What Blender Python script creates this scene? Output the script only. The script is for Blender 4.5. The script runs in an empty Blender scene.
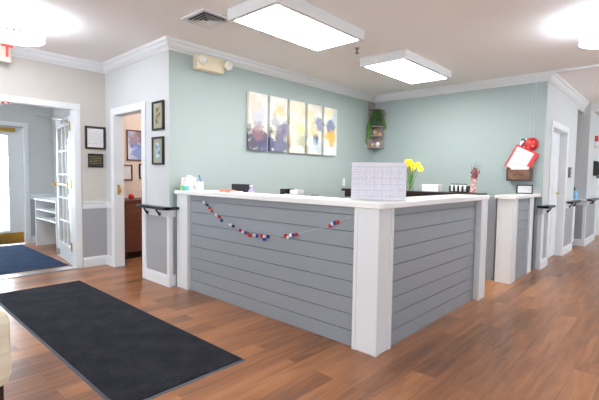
import bpy, bmesh, math, random
from mathutils import Vector, Matrix
random.seed(7)
SC = bpy.context.scene
COL = SC.collection
PI = math.pi
V = Vector

# ------------------------------------------------------------------ materials
def new_mat(name):
    m = bpy.data.materials.new(name); m.use_nodes = True
    return m, m.node_tree.nodes, m.node_tree.links, m.node_tree.nodes['Principled BSDF']

def lin(c):
    return tuple(((x/255)/12.92 if x/255 <= .04045 else ((x/255+.055)/1.055)**2.4) for x in c) + (1,)

def paint(name, rgb, rough=.5, var=.03, scale=6, bump=0, bscale=200, metal=0, spec=.5):
    """matte or glossy paint with a faint procedural unevenness"""
    m, N, L, b = new_mat(name)
    c = lin(rgb)
    tc = N.new('ShaderNodeTexCoord'); nz = N.new('ShaderNodeTexNoise'); nz.inputs['Scale'].default_value = scale
    L.new(tc.outputs['Object'], nz.inputs['Vector'])
    r = N.new('ShaderNodeValToRGB')
    r.color_ramp.elements[0].color = tuple(max(0, x*(1-var)) for x in c[:3]) + (1,)
    r.color_ramp.elements[1].color = tuple(min(1, x*(1+var)) for x in c[:3]) + (1,)
    L.new(nz.outputs['Fac'], r.inputs['Fac']); L.new(r.outputs['Color'], b.inputs['Base Color'])
    b.inputs['Roughness'].default_value = rough; b.inputs['Metallic'].default_value = metal
    b.inputs['Specular IOR Level'].default_value = spec
    if bump:
        n2 = N.new('ShaderNodeTexNoise'); n2.inputs['Scale'].default_value = bscale
        L.new(tc.outputs['Object'], n2.inputs['Vector'])
        bp = N.new('ShaderNodeBump'); bp.inputs['Strength'].default_value = bump; bp.inputs['Distance'].default_value = .004
        L.new(n2.outputs['Fac'], bp.inputs['Height']); L.new(bp.outputs['Normal'], b.inputs['Normal'])
    return m

def emit(name, rgb, strength):
    m, N, L, b = new_mat(name)
    b.inputs['Base Color'].default_value = lin(rgb)
    b.inputs['Emission Color'].default_value = lin(rgb)
    b.inputs['Emission Strength'].default_value = strength
    return m

def glass(name, tint=(1, 1, 1), gloss=.04):
    m, N, L, b = new_mat(name)
    out = N['Material Output']; N.remove(b)
    t = N.new('ShaderNodeBsdfTransparent'); t.inputs['Color'].default_value = tuple(tint)+(1,)
    g = N.new('ShaderNodeBsdfGlossy'); g.inputs['Roughness'].default_value = .02
    l0 = N.new('ShaderNodeLayerWeight'); pw = N.new('ShaderNodeMath'); pw.operation = 'POWER'; pw.inputs[1].default_value = 4
    L.new(l0.outputs['Facing'], pw.inputs[0])
    lw = N.new('ShaderNodeMath'); lw.operation = 'MULTIPLY_ADD'; lw.inputs[1].default_value = .6; lw.inputs[2].default_value = gloss
    L.new(pw.outputs[0], lw.inputs[0])
    mx = N.new('ShaderNodeMixShader')
    L.new(lw.outputs[0], mx.inputs['Fac']); L.new(t.outputs[0], mx.inputs[1]); L.new(g.outputs[0], mx.inputs[2])
    L.new(mx.outputs[0], out.inputs['Surface'])
    return m

def wood_floor():
    m, N, L, b = new_mat('plank_floor')
    geo = N.new('ShaderNodeNewGeometry')
    br = N.new('ShaderNodeTexBrick')
    br.offset = .37; br.offset_frequency = 2
    br.inputs['Scale'].default_value = 1; br.inputs['Brick Width'].default_value = 1.22
    br.inputs['Row Height'].default_value = .152; br.inputs['Mortar Size'].default_value = .0012
    br.inputs['Mortar Smooth'].default_value = .3
    br.inputs['Color1'].default_value = (0, 0, 0, 1); br.inputs['Color2'].default_value = (1, 1, 1, 1)
    br.inputs['Mortar'].default_value = (.4, .4, .4, 1)
    L.new(geo.outputs['Position'], br.inputs['Vector'])
    sep = N.new('ShaderNodeSeparateColor'); L.new(br.outputs['Color'], sep.inputs['Color'])
    # grain: noise stretched along the plank, shifted per plank
    mp = N.new('ShaderNodeMapping'); mp.inputs['Scale'].default_value = (1.3, 11, 1)
    add = N.new('ShaderNodeVectorMath'); add.operation = 'MULTIPLY_ADD'
    add.inputs[1].default_value = (7, 3, 5)
    L.new(br.outputs['Color'], add.inputs[0]); L.new(geo.outputs['Position'], add.inputs[2])
    L.new(add.outputs[0], mp.inputs['Vector'])
    n1 = N.new('ShaderNodeTexNoise'); n1.inputs['Scale'].default_value = 1.6; n1.inputs['Detail'].default_value = 6
    n1.inputs['Roughness'].default_value = .6; n1.inputs['Distortion'].default_value = .6
    L.new(mp.outputs[0], n1.inputs['Vector'])
    mix = N.new('ShaderNodeMath'); mix.operation = 'MULTIPLY_ADD'; mix.inputs[1].default_value = .32
    L.new(sep.outputs[0], mix.inputs[0])
    m2 = N.new('ShaderNodeMath'); m2.operation = 'MULTIPLY'; m2.inputs[1].default_value = .8
    L.new(n1.outputs['Fac'], m2.inputs[0]); L.new(m2.outputs[0], mix.inputs[2])
    r = N.new('ShaderNodeValToRGB'); e = r.color_ramp.elements
    e[0].position = .22; e[0].color = lin((90, 60, 41)); e[1].position = .85; e[1].color = lin((180, 127, 84))
    x = e.new(.42); x.color = lin((124, 82, 54)); x = e.new(.6); x.color = lin((155, 103, 66))
    L.new(mix.outputs[0], r.inputs['Fac'])
    mm = N.new('ShaderNodeMix'); mm.data_type = 'RGBA'
    mm.inputs[7].default_value = lin((88, 58, 42))
    L.new(r.outputs['Color'], mm.inputs[6])
    fm = N.new('ShaderNodeMath'); fm.operation = 'MULTIPLY'; fm.inputs[1].default_value = .7
    L.new(br.outputs['Fac'], fm.inputs[0]); L.new(fm.outputs[0], mm.inputs[0])
    L.new(mm.outputs[2], b.inputs['Base Color'])
    b.inputs['Roughness'].default_value = .3
    b.inputs['Specular IOR Level'].default_value = .5
    bp = N.new('ShaderNodeBump'); bp.inputs['Strength'].default_value = .12; bp.inputs['Distance'].default_value = .002
    L.new(n1.outputs['Fac'], bp.inputs['Height']); L.new(bp.outputs['Normal'], b.inputs['Normal'])
    return m

def rug_mat(name, a, bb):
    m, N, L, b = new_mat(name)
    tc = N.new('ShaderNodeTexCoord'); n = N.new('ShaderNodeTexNoise'); n.inputs['Scale'].default_value = 90
    n.inputs['Detail'].default_value = 4
    n2 = N.new('ShaderNodeTexNoise'); n2.inputs['Scale'].default_value = 5; n2.inputs['Detail'].default_value = 6
    L.new(tc.outputs['Object'], n.inputs['Vector']); L.new(tc.outputs['Object'], n2.inputs['Vector'])
    mt = N.new('ShaderNodeMath'); mt.operation = 'MULTIPLY_ADD'; mt.inputs[1].default_value = .5
    L.new(n.outputs['Fac'], mt.inputs[0]); 
    m3 = N.new('ShaderNodeMath'); m3.operation = 'MULTIPLY'; m3.inputs[1].default_value = .5
    L.new(n2.outputs['Fac'], m3.inputs[0]); L.new(m3.outputs[0], mt.inputs[2])
    r = N.new('ShaderNodeValToRGB'); r.color_ramp.elements[0].position = .35; r.color_ramp.elements[1].position = .68
    r.color_ramp.elements[0].color = lin(a); r.color_ramp.elements[1].color = lin(bb)
    L.new(mt.outputs[0], r.inputs['Fac']); L.new(r.outputs['Color'], b.inputs['Base Color'])
    b.inputs['Roughness'].default_value = .95; b.inputs['Specular IOR Level'].default_value = .15
    bp = N.new('ShaderNodeBump'); bp.inputs['Strength'].default_value = .5; bp.inputs['Distance'].default_value = .004
    L.new(n.outputs['Fac'], bp.inputs['Height']); L.new(bp.outputs['Normal'], b.inputs['Normal'])
    return m

def blob_paint(name, base, blobs, scale=14, sharp=(.45, .6)):
    """watercolour: coloured patches at given world points, edges broken by noise"""
    m, N, L, b = new_mat(name)
    geo = N.new('ShaderNodeNewGeometry')
    nz = N.new('ShaderNodeTexNoise'); nz.inputs['Scale'].default_value = scale; nz.inputs['Detail'].default_value = 5
    L.new(geo.outputs['Position'], nz.inputs['Vector'])
    cur = None
    rb = N.new('ShaderNodeValToRGB'); rb.color_ramp.elements[0].color = lin(base[0]); rb.color_ramp.elements[1].color = lin(base[1])
    rb.color_ramp.elements[0].position = .35; rb.color_ramp.elements[1].position = .65
    n2 = N.new('ShaderNodeTexNoise'); n2.inputs['Scale'].default_value = 5 if blobs else scale; L.new(geo.outputs['Position'], n2.inputs['Vector'])
    L.new(n2.outputs['Fac'], rb.inputs['Fac']); cur = rb.outputs['Color']
    for (p, rad, col, amt) in blobs:
        d = N.new('ShaderNodeVectorMath'); d.operation = 'DISTANCE'; d.inputs[1].default_value = p
        L.new(geo.outputs['Position'], d.inputs[0])
        k = N.new('ShaderNodeMath'); k.operation = 'DIVIDE'; k.inputs[1].default_value = rad
        L.new(d.outputs['Value'], k.inputs[0])
        a = N.new('ShaderNodeMath'); a.operation = 'MULTIPLY_ADD'; a.inputs[1].default_value = 3.4; 
        L.new(nz.outputs['Fac'], a.inputs[0]); a.inputs[2].default_value = -1.7
        s = N.new('ShaderNodeMath'); s.operation = 'SUBTRACT'; L.new(a.outputs[0], s.inputs[0]); L.new(k.outputs[0], s.inputs[1])
        mr = N.new('ShaderNodeMapRange'); mr.inputs['From Min'].default_value = -1.3; mr.inputs['From Max'].default_value = -.75
        mr.inputs['To Max'].default_value = amt
        L.new(s.outputs[0], mr.inputs['Value'])
        mx = N.new('ShaderNodeMix'); mx.data_type = 'RGBA'; mx.inputs[7].default_value = lin(col)
        L.new(mr.outputs[0], mx.inputs[0]); L.new(cur, mx.inputs[6]); cur = mx.outputs[2]
    L.new(cur, b.inputs['Base Color']); b.inputs['Roughness'].default_value = .6
    return m

def print_mat(name, paper, ink, rows=18, cols=0, lo=.15, hi=.9, axis='Z', rough=.5, coat=0):
    """a printed sheet: broken horizontal lines of small text (object Generated coordinates)"""
    m, N, L, b = new_mat(name)
    tc = N.new('ShaderNodeTexCoord'); sp = N.new('ShaderNodeSeparateXYZ'); L.new(tc.outputs['Generated'], sp.inputs[0])
    v = sp.outputs[axis]
    k = N.new('ShaderNodeMath'); k.operation = 'MULTIPLY'; k.inputs[1].default_value = rows; L.new(v, k.inputs[0])
    f = N.new('ShaderNodeMath'); f.operation = 'FRACT'; L.new(k.outputs[0], f.inputs[0])
    g = N.new('ShaderNodeMath'); g.operation = 'GREATER_THAN'; g.inputs[1].default_value = .55; L.new(f.outputs[0], g.inputs[0])
    mp = N.new('ShaderNodeMapping'); mp.inputs['Scale'].default_value = (26, 26, rows) if axis == 'Z' else (26, rows, 26)
    L.new(tc.outputs['Generated'], mp.inputs[0])
    nz = N.new('ShaderNodeTexNoise'); nz.inputs['Scale'].default_value = 1; nz.inputs['Detail'].default_value = 1
    L.new(mp.outputs[0], nz.inputs['Vector'])
    g2 = N.new('ShaderNodeMath'); g2.operation = 'GREATER_THAN'; g2.inputs[1].default_value = .47; L.new(nz.outputs['Fac'], g2.inputs[0])
    a = N.new('ShaderNodeMath'); a.operation = 'MULTIPLY'; L.new(g.outputs[0], a.inputs[0]); L.new(g2.outputs[0], a.inputs[1])
    lo_ = N.new('ShaderNodeMath'); lo_.operation = 'GREATER_THAN'; lo_.inputs[1].default_value = lo; L.new(v, lo_.inputs[0])
    hi_ = N.new('ShaderNodeMath'); hi_.operation = 'LESS_THAN'; hi_.inputs[1].default_value = hi; L.new(v, hi_.inputs[0])
    c = N.new('ShaderNodeMath'); c.operation = 'MULTIPLY'; L.new(lo_.outputs[0], c.inputs[0]); L.new(hi_.outputs[0], c.inputs[1])
    d = N.new('ShaderNodeMath'); d.operation = 'MULTIPLY'; L.new(a.outputs[0], d.inputs[0]); L.new(c.outputs[0], d.inputs[1])
    mx = N.new('ShaderNodeMix'); mx.data_type = 'RGBA'; mx.inputs[6].default_value = lin(paper); mx.inputs[7].default_value = lin(ink)
    L.new(d.outputs[0], mx.inputs[0]); L.new(mx.outputs[2], b.inputs['Base Color'])
    b.inputs['Roughness'].default_value = rough; b.inputs['Coat Weight'].default_value = coat; b.inputs['Coat Roughness'].default_value = .03
    return m

def grain(name, a, bb, rough=.4, sc=(2, 2, 20)):
    m, N, L, b = new_mat(name)
    tc = N.new('ShaderNodeTexCoord'); mp = N.new('ShaderNodeMapping'); mp.inputs['Scale'].default_value = sc
    n = N.new('ShaderNodeTexNoise'); n.inputs['Scale'].default_value = 2; n.inputs['Detail'].default_value = 5
    L.new(tc.outputs['Object'], mp.inputs[0]); L.new(mp.outputs[0], n.inputs['Vector'])
    r = N.new('ShaderNodeValToRGB'); r.color_ramp.elements[0].color = lin(a); r.color_ramp.elements[1].color = lin(bb)
    r.color_ramp.elements[0].position = .3; r.color_ramp.elements[1].position = .7
    L.new(n.outputs['Fac'], r.inputs['Fac']); L.new(r.outputs['Color'], b.inputs['Base Color'])
    b.inputs['Roughness'].default_value = rough
    return m

M = {}
M['floor'] = wood_floor()
M['ceiling'] = paint('ceiling_paint', (246, 244, 242), .9, .01, bump=.15, bscale=120)
M['teal'] = paint('sage_teal_paint', (166, 181, 179), .6, .015, spec=.3)
M['wall'] = paint('pale_grey_paint', (202, 205, 204), .6, .012, spec=.3)
M['beige'] = paint('greige_paint', (199, 194, 186), .6, .012, spec=.3)
M['peach'] = paint('office_paint', (236, 216, 196), .7, .01)
M['wains'] = paint('wainscot_grey_paint', (160, 162, 165), .5, .015)
M['ship'] = paint('shiplap_grey_paint', (145, 152, 158), .42, .02)
M['groove'] = paint('groove_grey', (90, 93, 100), .7, .02)
M['white'] = paint('trim_white', (225, 228, 229), .38, .01)
M['counter'] = paint('counter_white', (243, 243, 241), .22, .01)
M['tile'] = paint('ceiling_tile', (200, 200, 198), .9, .1, 60)
M['black'] = paint('black_plastic', (24, 24, 26), .35, .1)
M['blackm'] = paint('black_satin_rail', (30, 31, 35), .3, .1)
M['darkwood'] = grain('dark_wood', (38, 25, 22), (54, 37, 32), .35)
M['brownwood'] = grain('dresser_wood', (92, 50, 34), (128, 74, 50), .4)
M['shelfwood'] = grain('shelf_wood', (150, 138, 136), (176, 164, 160), .5)
M['panel'] = emit('panel_light', (255, 251, 248), 13)
M['lampglass'] = emit('lamp_glass', (236, 243, 255), 17)
M['lamptop'] = emit('lamp_glass_side', (236, 243, 255), 11)
M['metal'] = paint('brushed_nickel', (190, 190, 190), .3, .03, metal=1)
M['brass'] = paint('brass', (214, 172, 84), .28, .05, metal=1)
M['cream'] = paint('cream_plastic', (226, 215, 190), .45, .02)
M['lampclear'] = paint('lamp_lens', (225, 225, 222), .15, .03)
M['rug'] = rug_mat('charcoal_carpet', (26, 28, 33), (50, 52, 60))
M['rugedge'] = paint('rubber_edge', (58, 64, 74), .5, .05)
M['mat'] = rug_mat('blue_carpet', (30, 48, 72), (58, 80, 110))
M['glass'] = glass('window_glass')
M['acrylic'] = glass('acrylic', (.97, .97, .98))
M['red'] = paint('red_plastic', (214, 40, 34), .3, .03)
M['redsign'] = emit('exit_red', (226, 60, 48), .4)
M['signface'] = paint('sign_face', (206, 198, 180), .5, .02)
M['redbead'] = paint('red_bead', (192, 36, 44), .4)
M['orangebead'] = paint('coral_bead', (206, 84, 66), .4)
M['bluebead'] = paint('blue_bead', (40, 48, 146), .4)
M['whitebead'] = paint('white_bead', (240, 238, 236), .4)
M['string'] = paint('string_white', (206, 206, 200), .8)
M['paper'] = paint('white_paper', (244, 243, 240), .7)
M['print'] = print_mat('printed_sheet', (240, 240, 240), (176, 178, 186), 16)
M['chart'] = print_mat('schedule_sheet', (252, 252, 254), (232, 233, 244), 16, lo=.05, hi=.9, rough=.35, coat=1)
M['leaf'] = paint('leaf_green', (84, 150, 60), .5, .35, 25)
M['leaf2'] = paint('stem_green', (118, 146, 62), .5, .2, 25)
M['yellow'] = paint('yellow_petal', (252, 226, 30), .5, .08, 30)
M['vaseglass'] = glass('vase_glass', (.9, .95, .93))
M['pinkpat'] = blob_paint('red_mottled_ceramic', ((242, 230, 226), (190, 84, 84)), [], 55)
M['berry'] = paint('berry_red', (150, 40, 44), .5, .2, 30)
M['twig'] = paint('twig_grey', (150, 140, 140), .8)
M['brown'] = grain('pocket_brown', (84, 54, 38), (140, 98, 68), .4, (2, 8, 8))
M['tan'] = paint('tan_item', (206, 170, 136), .6, .1, 30)
M['teals'] = paint('turquoise_plastic', (84, 196, 200), .4)
M['greens'] = paint('lime_plastic', (170, 214, 120), .4)
M['bluepen'] = paint('blue_plastic', (52, 92, 190), .35)
M['purple'] = paint('lilac_plastic', (186, 164, 214), .4)
M['orange'] = paint('orange_red', (236, 112, 84), .4)
M['greyp'] = paint('grey_plastic', (112, 114, 118), .4)
M['screen'] = paint('monitor_back', (44, 46, 52), .4)
M['cushion'] = grain('cream_fabric', (214, 200, 172), (236, 228, 208), .9, (1, 6, 9))
M['ground'] = paint('concrete_path', (206, 204, 198), .9, .1)
M['bluewater'] = paint('blue_bottle', (120, 180, 214), .15)

# ------------------------------------------------------------------ geometry helpers
def bx(bm, x0, x1, y0, y1, z0, z1):
    vs = [bm.verts.new(p) for p in ((x0,y0,z0),(x1,y0,z0),(x1,y1,z0),(x0,y1,z0),(x0,y0,z1),(x1,y0,z1),(x1,y1,z1),(x0,y1,z1))]
    for f in ((3,2,1,0),(4,5,6,7),(0,1,5,4),(1,2,6,5),(2,3,7,6),(3,0,4,7)):
        bm.faces.new([vs[i] for i in f])
    return vs
def box(*a):
    bm = bmesh.new(); bx(bm, *a); return bm
def boxes(*lst):
    bm = bmesh.new()
    for a in lst: bx(bm, *a)
    return bm
def prism(bm, poly, d0, d1, axis='z'):
    """extrude a 2D polygon. axis z: (x,y); axis y: (x,z); axis x: (y,z)"""
    def P(p, d):
        return (p[0], p[1], d) if axis == 'z' else ((p[0], d, p[1]) if axis == 'y' else (d, p[0], p[1]))
    a = [bm.verts.new(P(p, d0)) for p in poly]; b = [bm.verts.new(P(p, d1)) for p in poly]
    n = len(poly); bm.faces.new(a); bm.faces.new(b[::-1])
    for i in range(n): bm.faces.new((a[i], b[i], b[(i+1) % n], a[(i+1) % n]))
def lathe(bm, prof, c=(0,0,0), n=24):
    rings = []
    for r, z in prof:
        rings.append([bm.verts.new((c[0]+r*math.cos(2*PI*i/n), c[1]+r*math.sin(2*PI*i/n), c[2]+z)) for i in range(n)])
    for a, b in zip(rings, rings[1:]):
        for i in range(n): bm.faces.new((a[i], a[(i+1) % n], b[(i+1) % n], b[i]))
    bm.faces.new(rings[0][::-1]); bm.faces.new(rings[-1])
def tube(bm, pts, r, n=8):
    pts = [V(p) for p in pts]; rings = []
    for i, p in enumerate(pts):
        d = (pts[min(i+1, len(pts)-1)] - pts[max(i-1, 0)]).normalized()
        up = V((0,0,1)) if abs(d.z) < .9 else V((1,0,0))
        a = d.cross(up).normalized(); b = a.cross(d)
        rr = r[i] if isinstance(r, (list, tuple)) else r
        rings.append([bm.verts.new(p + a*rr*math.cos(2*PI*k/n) + b*rr*math.sin(2*PI*k/n)) for k in range(n)])
    for a, b in zip(rings, rings[1:]):
        for i in range(n): bm.faces.new((a[i], a[(i+1) % n], b[(i+1) % n], b[i]))
    bm.faces.new(rings[0][::-1]); bm.faces.new(rings[-1])
def ball(bm, c, r, sc=(1,1,1), n=12):
    m = Matrix.Translation(c) @ Matrix.Diagonal((sc[0], sc[1], sc[2], 1))
    bmesh.ops.create_uvsphere(bm, u_segments=n, v_segments=max(6, n//2+2), radius=r, matrix=m)
def sweep(path, prof):
    """mitred moulding: path in plan (room on the right hand side), profile (distance from wall, z)"""
    bm = bmesh.new(); P = [V(p) for p in path]; rings = []
    for i, p in enumerate(P):
        d0 = (P[i]-P[i-1]).normalized() if i else None
        d1 = (P[i+1]-P[i]).normalized() if i < len(P)-1 else None
        n0 = V((d0.y, -d0.x)) if d0 else None; n1 = V((d1.y, -d1.x)) if d1 else None
        if n0 is None: n = n1
        elif n1 is None: n = n0
        else:
            n = (n0+n1); n = n/n.dot(n0) if abs(n.dot(n0)) > 1e-6 else n0
        rings.append([bm.verts.new((p.x+n.x*q[0], p.y+n.y*q[0], q[1])) for q in prof])
    k = len(prof)
    for a, b in zip(rings, rings[1:]):
        for i in range(k): bm.faces.new((a[i], a[(i+1) % k], b[(i+1) % k], b[i]))
    bm.faces.new(rings[0]); bm.faces.new(rings[-1][::-1])
    return bm

WL = {}
def obj(name, bm, mat, parent=None, bevel=0, smooth=False, origin=None):
    bmesh.ops.recalc_face_normals(bm, faces=bm.faces)
    xs = [v.co for v in bm.verts]
    lo = V((min(c.x for c in xs), min(c.y for c in xs), min(c.z for c in xs))); hi = V((max(c.x for c in xs), max(c.y for c in xs), max(c.z for c in xs)))
    o0 = V(origin) if origin else V(((lo.x+hi.x)/2, (lo.y+hi.y)/2, lo.z))
    bmesh.ops.translate(bm, verts=bm.verts, vec=-o0)
    me = bpy.data.meshes.new(name); bm.to_mesh(me); bm.free()
    me.materials.append(M[mat] if isinstance(mat, str) else mat)
    if smooth:
        for p in me.polygons: p.use_smooth = True
    o = bpy.data.objects.new(name, me); COL.objects.link(o)
    if bevel:
        b = o.modifiers.new('bevel', 'BEVEL'); b.width = bevel; b.segments = 2; b.limit_method = 'ANGLE'
    if parent is not None:
        o.parent = parent; o.location = o0 - WL[parent.name]
    else: o.location = o0
    WL[o.name] = o0
    return o
def tag(o, label, cat, group=None):
    o['label'] = label; o['category'] = cat
    if group: o['group'] = group
    return o
def thing(name, label, cat, loc, group=None):
    o = bpy.data.objects.new(name, None); COL.objects.link(o); o.empty_display_size = .1
    o.location = loc; WL[o.name] = V(loc); tag(o, label, cat, group); return o
def struct(name, bm, mat, parent=None, bevel=0, smooth=False):
    o = obj(name, bm, mat, parent, bevel, smooth)
    if parent is None: o['kind'] = 'structure'
    return o
def copy_tree(o, parent=None):
    c = o.copy(); COL.objects.link(c)
    if parent: c.parent = parent
    for ch in list(o.children): copy_tree(ch, c)
    return c
def text_bm(s, size, mat4, depth=.002, bold=.004):
    cu = bpy.data.curves.new('letters', 'FONT'); cu.body = s; cu.size = size; cu.extrude = depth; cu.offset = bold
    cu.align_x = 'CENTER'; cu.align_y = 'CENTER'
    t = bpy.data.objects.new('letters', cu); COL.objects.link(t)
    dg = bpy.context.evaluated_depsgraph_get(); me = bpy.data.meshes.new_from_object(t.evaluated_get(dg))
    bm = bmesh.new(); bm.from_mesh(me); bm.transform(mat4)
    bpy.data.objects.remove(t); bpy.data.curves.remove(cu); bpy.data.meshes.remove(me)
    return bm
# orientation of text on walls: facing -Y and facing -X
def face_negY(p): return Matrix.Translation(p) @ Matrix.Rotation(PI/2, 4, 'X')
def face_negX(p): return Matrix.Translation(p) @ Matrix.Rotation(-PI/2, 4, 'Z') @ Matrix.Rotation(PI/2, 4, 'X')

H = 2.70
YD, XE, Y1, X2, YH = 5.755, 2.37, 4.11, 6.45, 1.379
XL, YB, XR = -6.0, -3.4, 13.0       # left, back, far right limits

# ------------------------------------------------------------------ shell
struct('floor', box(XL-.1, XR+.1, YB-.1, 8.5, -.1, 0), 'floor')
struct('ceiling', box(XL-.1, XR+.1, YB-.1, 8.5, H, H+.1), 'ceiling')

def wall_along_x(name, x0, x1, y0, y1, mat, openings=(), top=H, parent=None):
    """openings: (xa, xb, za, zb)"""
    bm = bmesh.new(); x = x0
    for (a, b, za, zb) in sorted(openings):
        if a > x: bx(bm, x, a, y0, y1, 0, top)
        if za > 0: bx(bm, a, b, y0, y1, 0, za)
        if zb < top: bx(bm, a, b, y0, y1, zb, top)
        x = b
    if x1 > x: bx(bm, x, x1, y0, y1, 0, top)
    return struct(name, bm, mat)
def wall_along_y(name, y0, y1, x0, x1, mat, openings=(), top=H):
    bm = bmesh.new(); y = y0
    for (a, b, za, zb) in sorted(openings):
        if a > y: bx(bm, x0, x1, y, a, 0, top)
        if za > 0: bx(bm, x0, x1, a, b, 0, za)
        if zb < top: bx(bm, x0, x1, a, b, zb, top)
        y = b
    if y1 > y: bx(bm, x0, x1, y, y1, 0, top)
    return struct(name, bm, mat)

wall_along_x('wall_entrance', XL, XE, YD, YD+.12, 'beige', [(.15, 1.985, 0, 2.07)])
wall_along_y('wall_office', Y1+.12, YD+.12, XE, XE+.12, 'wall', [(4.70, 5.49, 0, 2.02)])
# the pier corner belongs to the teal wall run behind the desk; the outer face of the pier is pale grey
struct('wall_pier', box(XE, XE+.12, Y1+.002, Y1+.12, 0, H), 'wall')
struct('wall_canvas', boxes((XE+.002, X2, Y1, Y1+.002, 0, H), (XE+.12, X2, Y1+.002, Y1+.12, 0, H)), 'teal')
struct('wall_back', box(X2, X2+.12, YH+.004, Y1+.12, 0, H), 'teal')
wall_along_x('wall_hallway', X2+.001, 8.72, YH, YH+.14, 'wall', [(6.85, 7.88, 0, 2.02)])
struct('wall_recess_header', box(8.72, 9.72, YH, YH+.12, 2.50, H), 'wall')
struct('wall_recess_back', box(8.58, 9.5, 2.8, 2.9, 0, H), 'wall')
struct('wall_recess_near', box(8.58, 8.72, YH+.14, 2.8, 0, H), 'wall')
struct('wall_recess_side', box(9.37, 9.49, 1.28, 2.8, 0, H), 'wall')
wall_along_x('wall_hallway_far', 9.49, XR, 1.28, 1.378, 'wall', [(10.6, 11.5, 0, 2.05)])
struct('ceiling_recess', box(8.72, 9.37, YH+.12, 2.8, 2.52, 2.55), 'tile')
struct('ceiling_hallway', boxes((9.50, XR, YB, 1.28, 2.56, 2.59)), 'tile')
struct('trim_hallway_beam', box(9.38, 9.50, YB, YH, 2.53, H), 'white')
win = [(-3.2, -1.9, .8, 2.2), (-1.2, .1, .8, 2.2), (7.2, 8.6, .6, 2.2), (9.6, 11.0, .6, 2.2)]  # unseen rear windows; the last two added to brighten the hallway wall
wall_along_x('wall_rear', XL, XR, YB-.12, YB, 'wall', win)
winL = [(-1.44, -1.0, .95, 1.7), (-.6, 1.0, .6, 2.2), (1.8, 3.4, .6, 2.2), (4.0, 5.2, .6, 2.2)]  # unseen windows adding light from the left; the first reflects in the sign
wall_along_y('wall_left', YB, YD, XL-.12, XL, 'wall', winL)
struct('wall_right', box(XR, XR+.12, YB, 1.40, 0, H), 'wall')
# entrance lobby and office
wall_along_x('wall_lobby', -1.5, 2.61, 8.35, 8.47, 'wall', [(1.13, 2.07, 0, 2.04)])
wall_along_y('wall_lobby_left', YD+.12, 8.47, -1.6, -1.5, 'wall', [(6.8, 7.5, .8, 2.0)])
struct('wall_divider', boxes((2.5, 2.555, YD+.12, 8.35, 0, H)), 'wall')
struct('wall_office_side', boxes((2.555, 2.61, YD+.12, 6.6, 0, H), (2.49, 2.61, YD+.002, YD+.12, 0, H)), 'peach')
struct('wall_office_back', box(2.61, 5.6, 6.5, 6.6, 0, H), 'peach')
struct('wall_office_right', box(5.5, 5.6, Y1+.12, 6.5, 0, H), 'peach')
struct('wall_office_inner', box(2.493, 5.5, Y1+.12, Y1+.14, 0, H), 'peach')

n = 0
def window(axis, a, b, z0, z1, pos):
    global n; n += 1
    def B(u0, u1, w0, w1, q0, q1):
        return (u0, u1, w0, w1, q0, q1) if axis == 'x' else (w0, w1, u0, u1, q0, q1)
    fr = boxes(B(a-.08, a, pos-.13, pos+.015, z0-.08, z1+.08), B(b, b+.08, pos-.13, pos+.015, z0-.08, z1+.08),
               B(a, b, pos-.13, pos+.015, z1, z1+.08), B(a, b, pos-.13, pos+.03, z0-.08, z0))
    w = struct('window_%d' % n, fr, 'white')
    mid = (a+b)/2; zm = (z0+z1)/2
    obj('sash', boxes(B(mid-.02, mid+.02, pos-.07, pos-.04, z0, z1), B(a, b, pos-.07, pos-.04, zm-.02, zm+.02),
                      B(a, a+.03, pos-.07, pos-.04, z0, z1), B(b-.03, b, pos-.07, pos-.04, z0, z1)), 'white', w)
    obj('pane', box(*B(a, b, pos-.06, pos-.055, z0, z1)), 'glass', w)
    L = bpy.data.lights.new('window_portal', 'AREA'); L.shape = 'RECTANGLE'; L.cycles.is_portal = True
    L.size, L.size_y = ((b-a), z1-z0) if axis == 'x' else (z1-z0, (b-a))
    o = bpy.data.objects.new('window_portal', L); COL.objects.link(o)
    if axis == 'x': o.location = (mid, pos-.15, zm); o.rotation_euler = (PI/2, 0, PI)
    else: o.location = (pos-.15, mid, zm); o.rotation_euler = (PI/2, 0, PI/2)
    # portals shine along local -Z, into the room
    o.rotation_euler = (-PI/2, 0, 0) if axis == 'x' else (0, -PI/2, 0)
    if axis == 'x': o.rotation_euler = (PI/2, 0, 0)
for a, b, z0, z1 in win: window('x', a, b, z0, z1, YB)
for a, b, z0, z1 in winL: window('y', a, b, z0, z1, XL)

window('y', 6.8, 7.5, .8, 2.0, -1.5)  # unseen window added to brighten the lobby

# mouldings
crown = [(0, 2.585), (.01, 2.585), (.013, 2.602), (.026, 2.61), (.044, 2.635), (.05, 2.662), (.066, 2.672), (.072, H), (0, H)]
struct('trim_crown', sweep([(XL, YD), (XE, YD), (XE, Y1), (X2, Y1), (X2, YH), (9.38, YH)], crown), 'white')
# ceiling moulding that carries the back wall's crown line across the hallway
struct('trim_ceiling_band', box(X2-.072, X2+.0, YB, YH-.075, H-.03, H), 'white')
base = [(0, 0), (.018, 0), (.018, .1), (.01, .125), (.01, .13), (0, .13)]
shoe = base
rail = [(0, .775), (.012, .775), (.018, .79), (.018, .845), (.03, .852), (.03, .868), (0, .868)]
def mould(tagname, path):
    struct('baseboard_'+tagname, sweep(path, base), 'white')
    struct('trim_rail_'+tagname, sweep(path, rail), 'white')
mould('entrance', [(2.06, YD), (XE, YD), (XE, 5.56)])
mould('office', [(XE, 4.64), (XE, Y1), (2.44, Y1)])
mould('back', [(X2, 1.425), (X2, YH), (6.775, YH)])
mould('hallway', [(7.955, YH), (8.72, YH), (8.72, YH+.14)])
mould('hallway_far', [(9.37, 2.8), (9.37, 1.28), (10.52, 1.28)])
mould('lobby', [(2.135, 8.35), (2.5, 8.35), (2.5, 8.3)])
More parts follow.
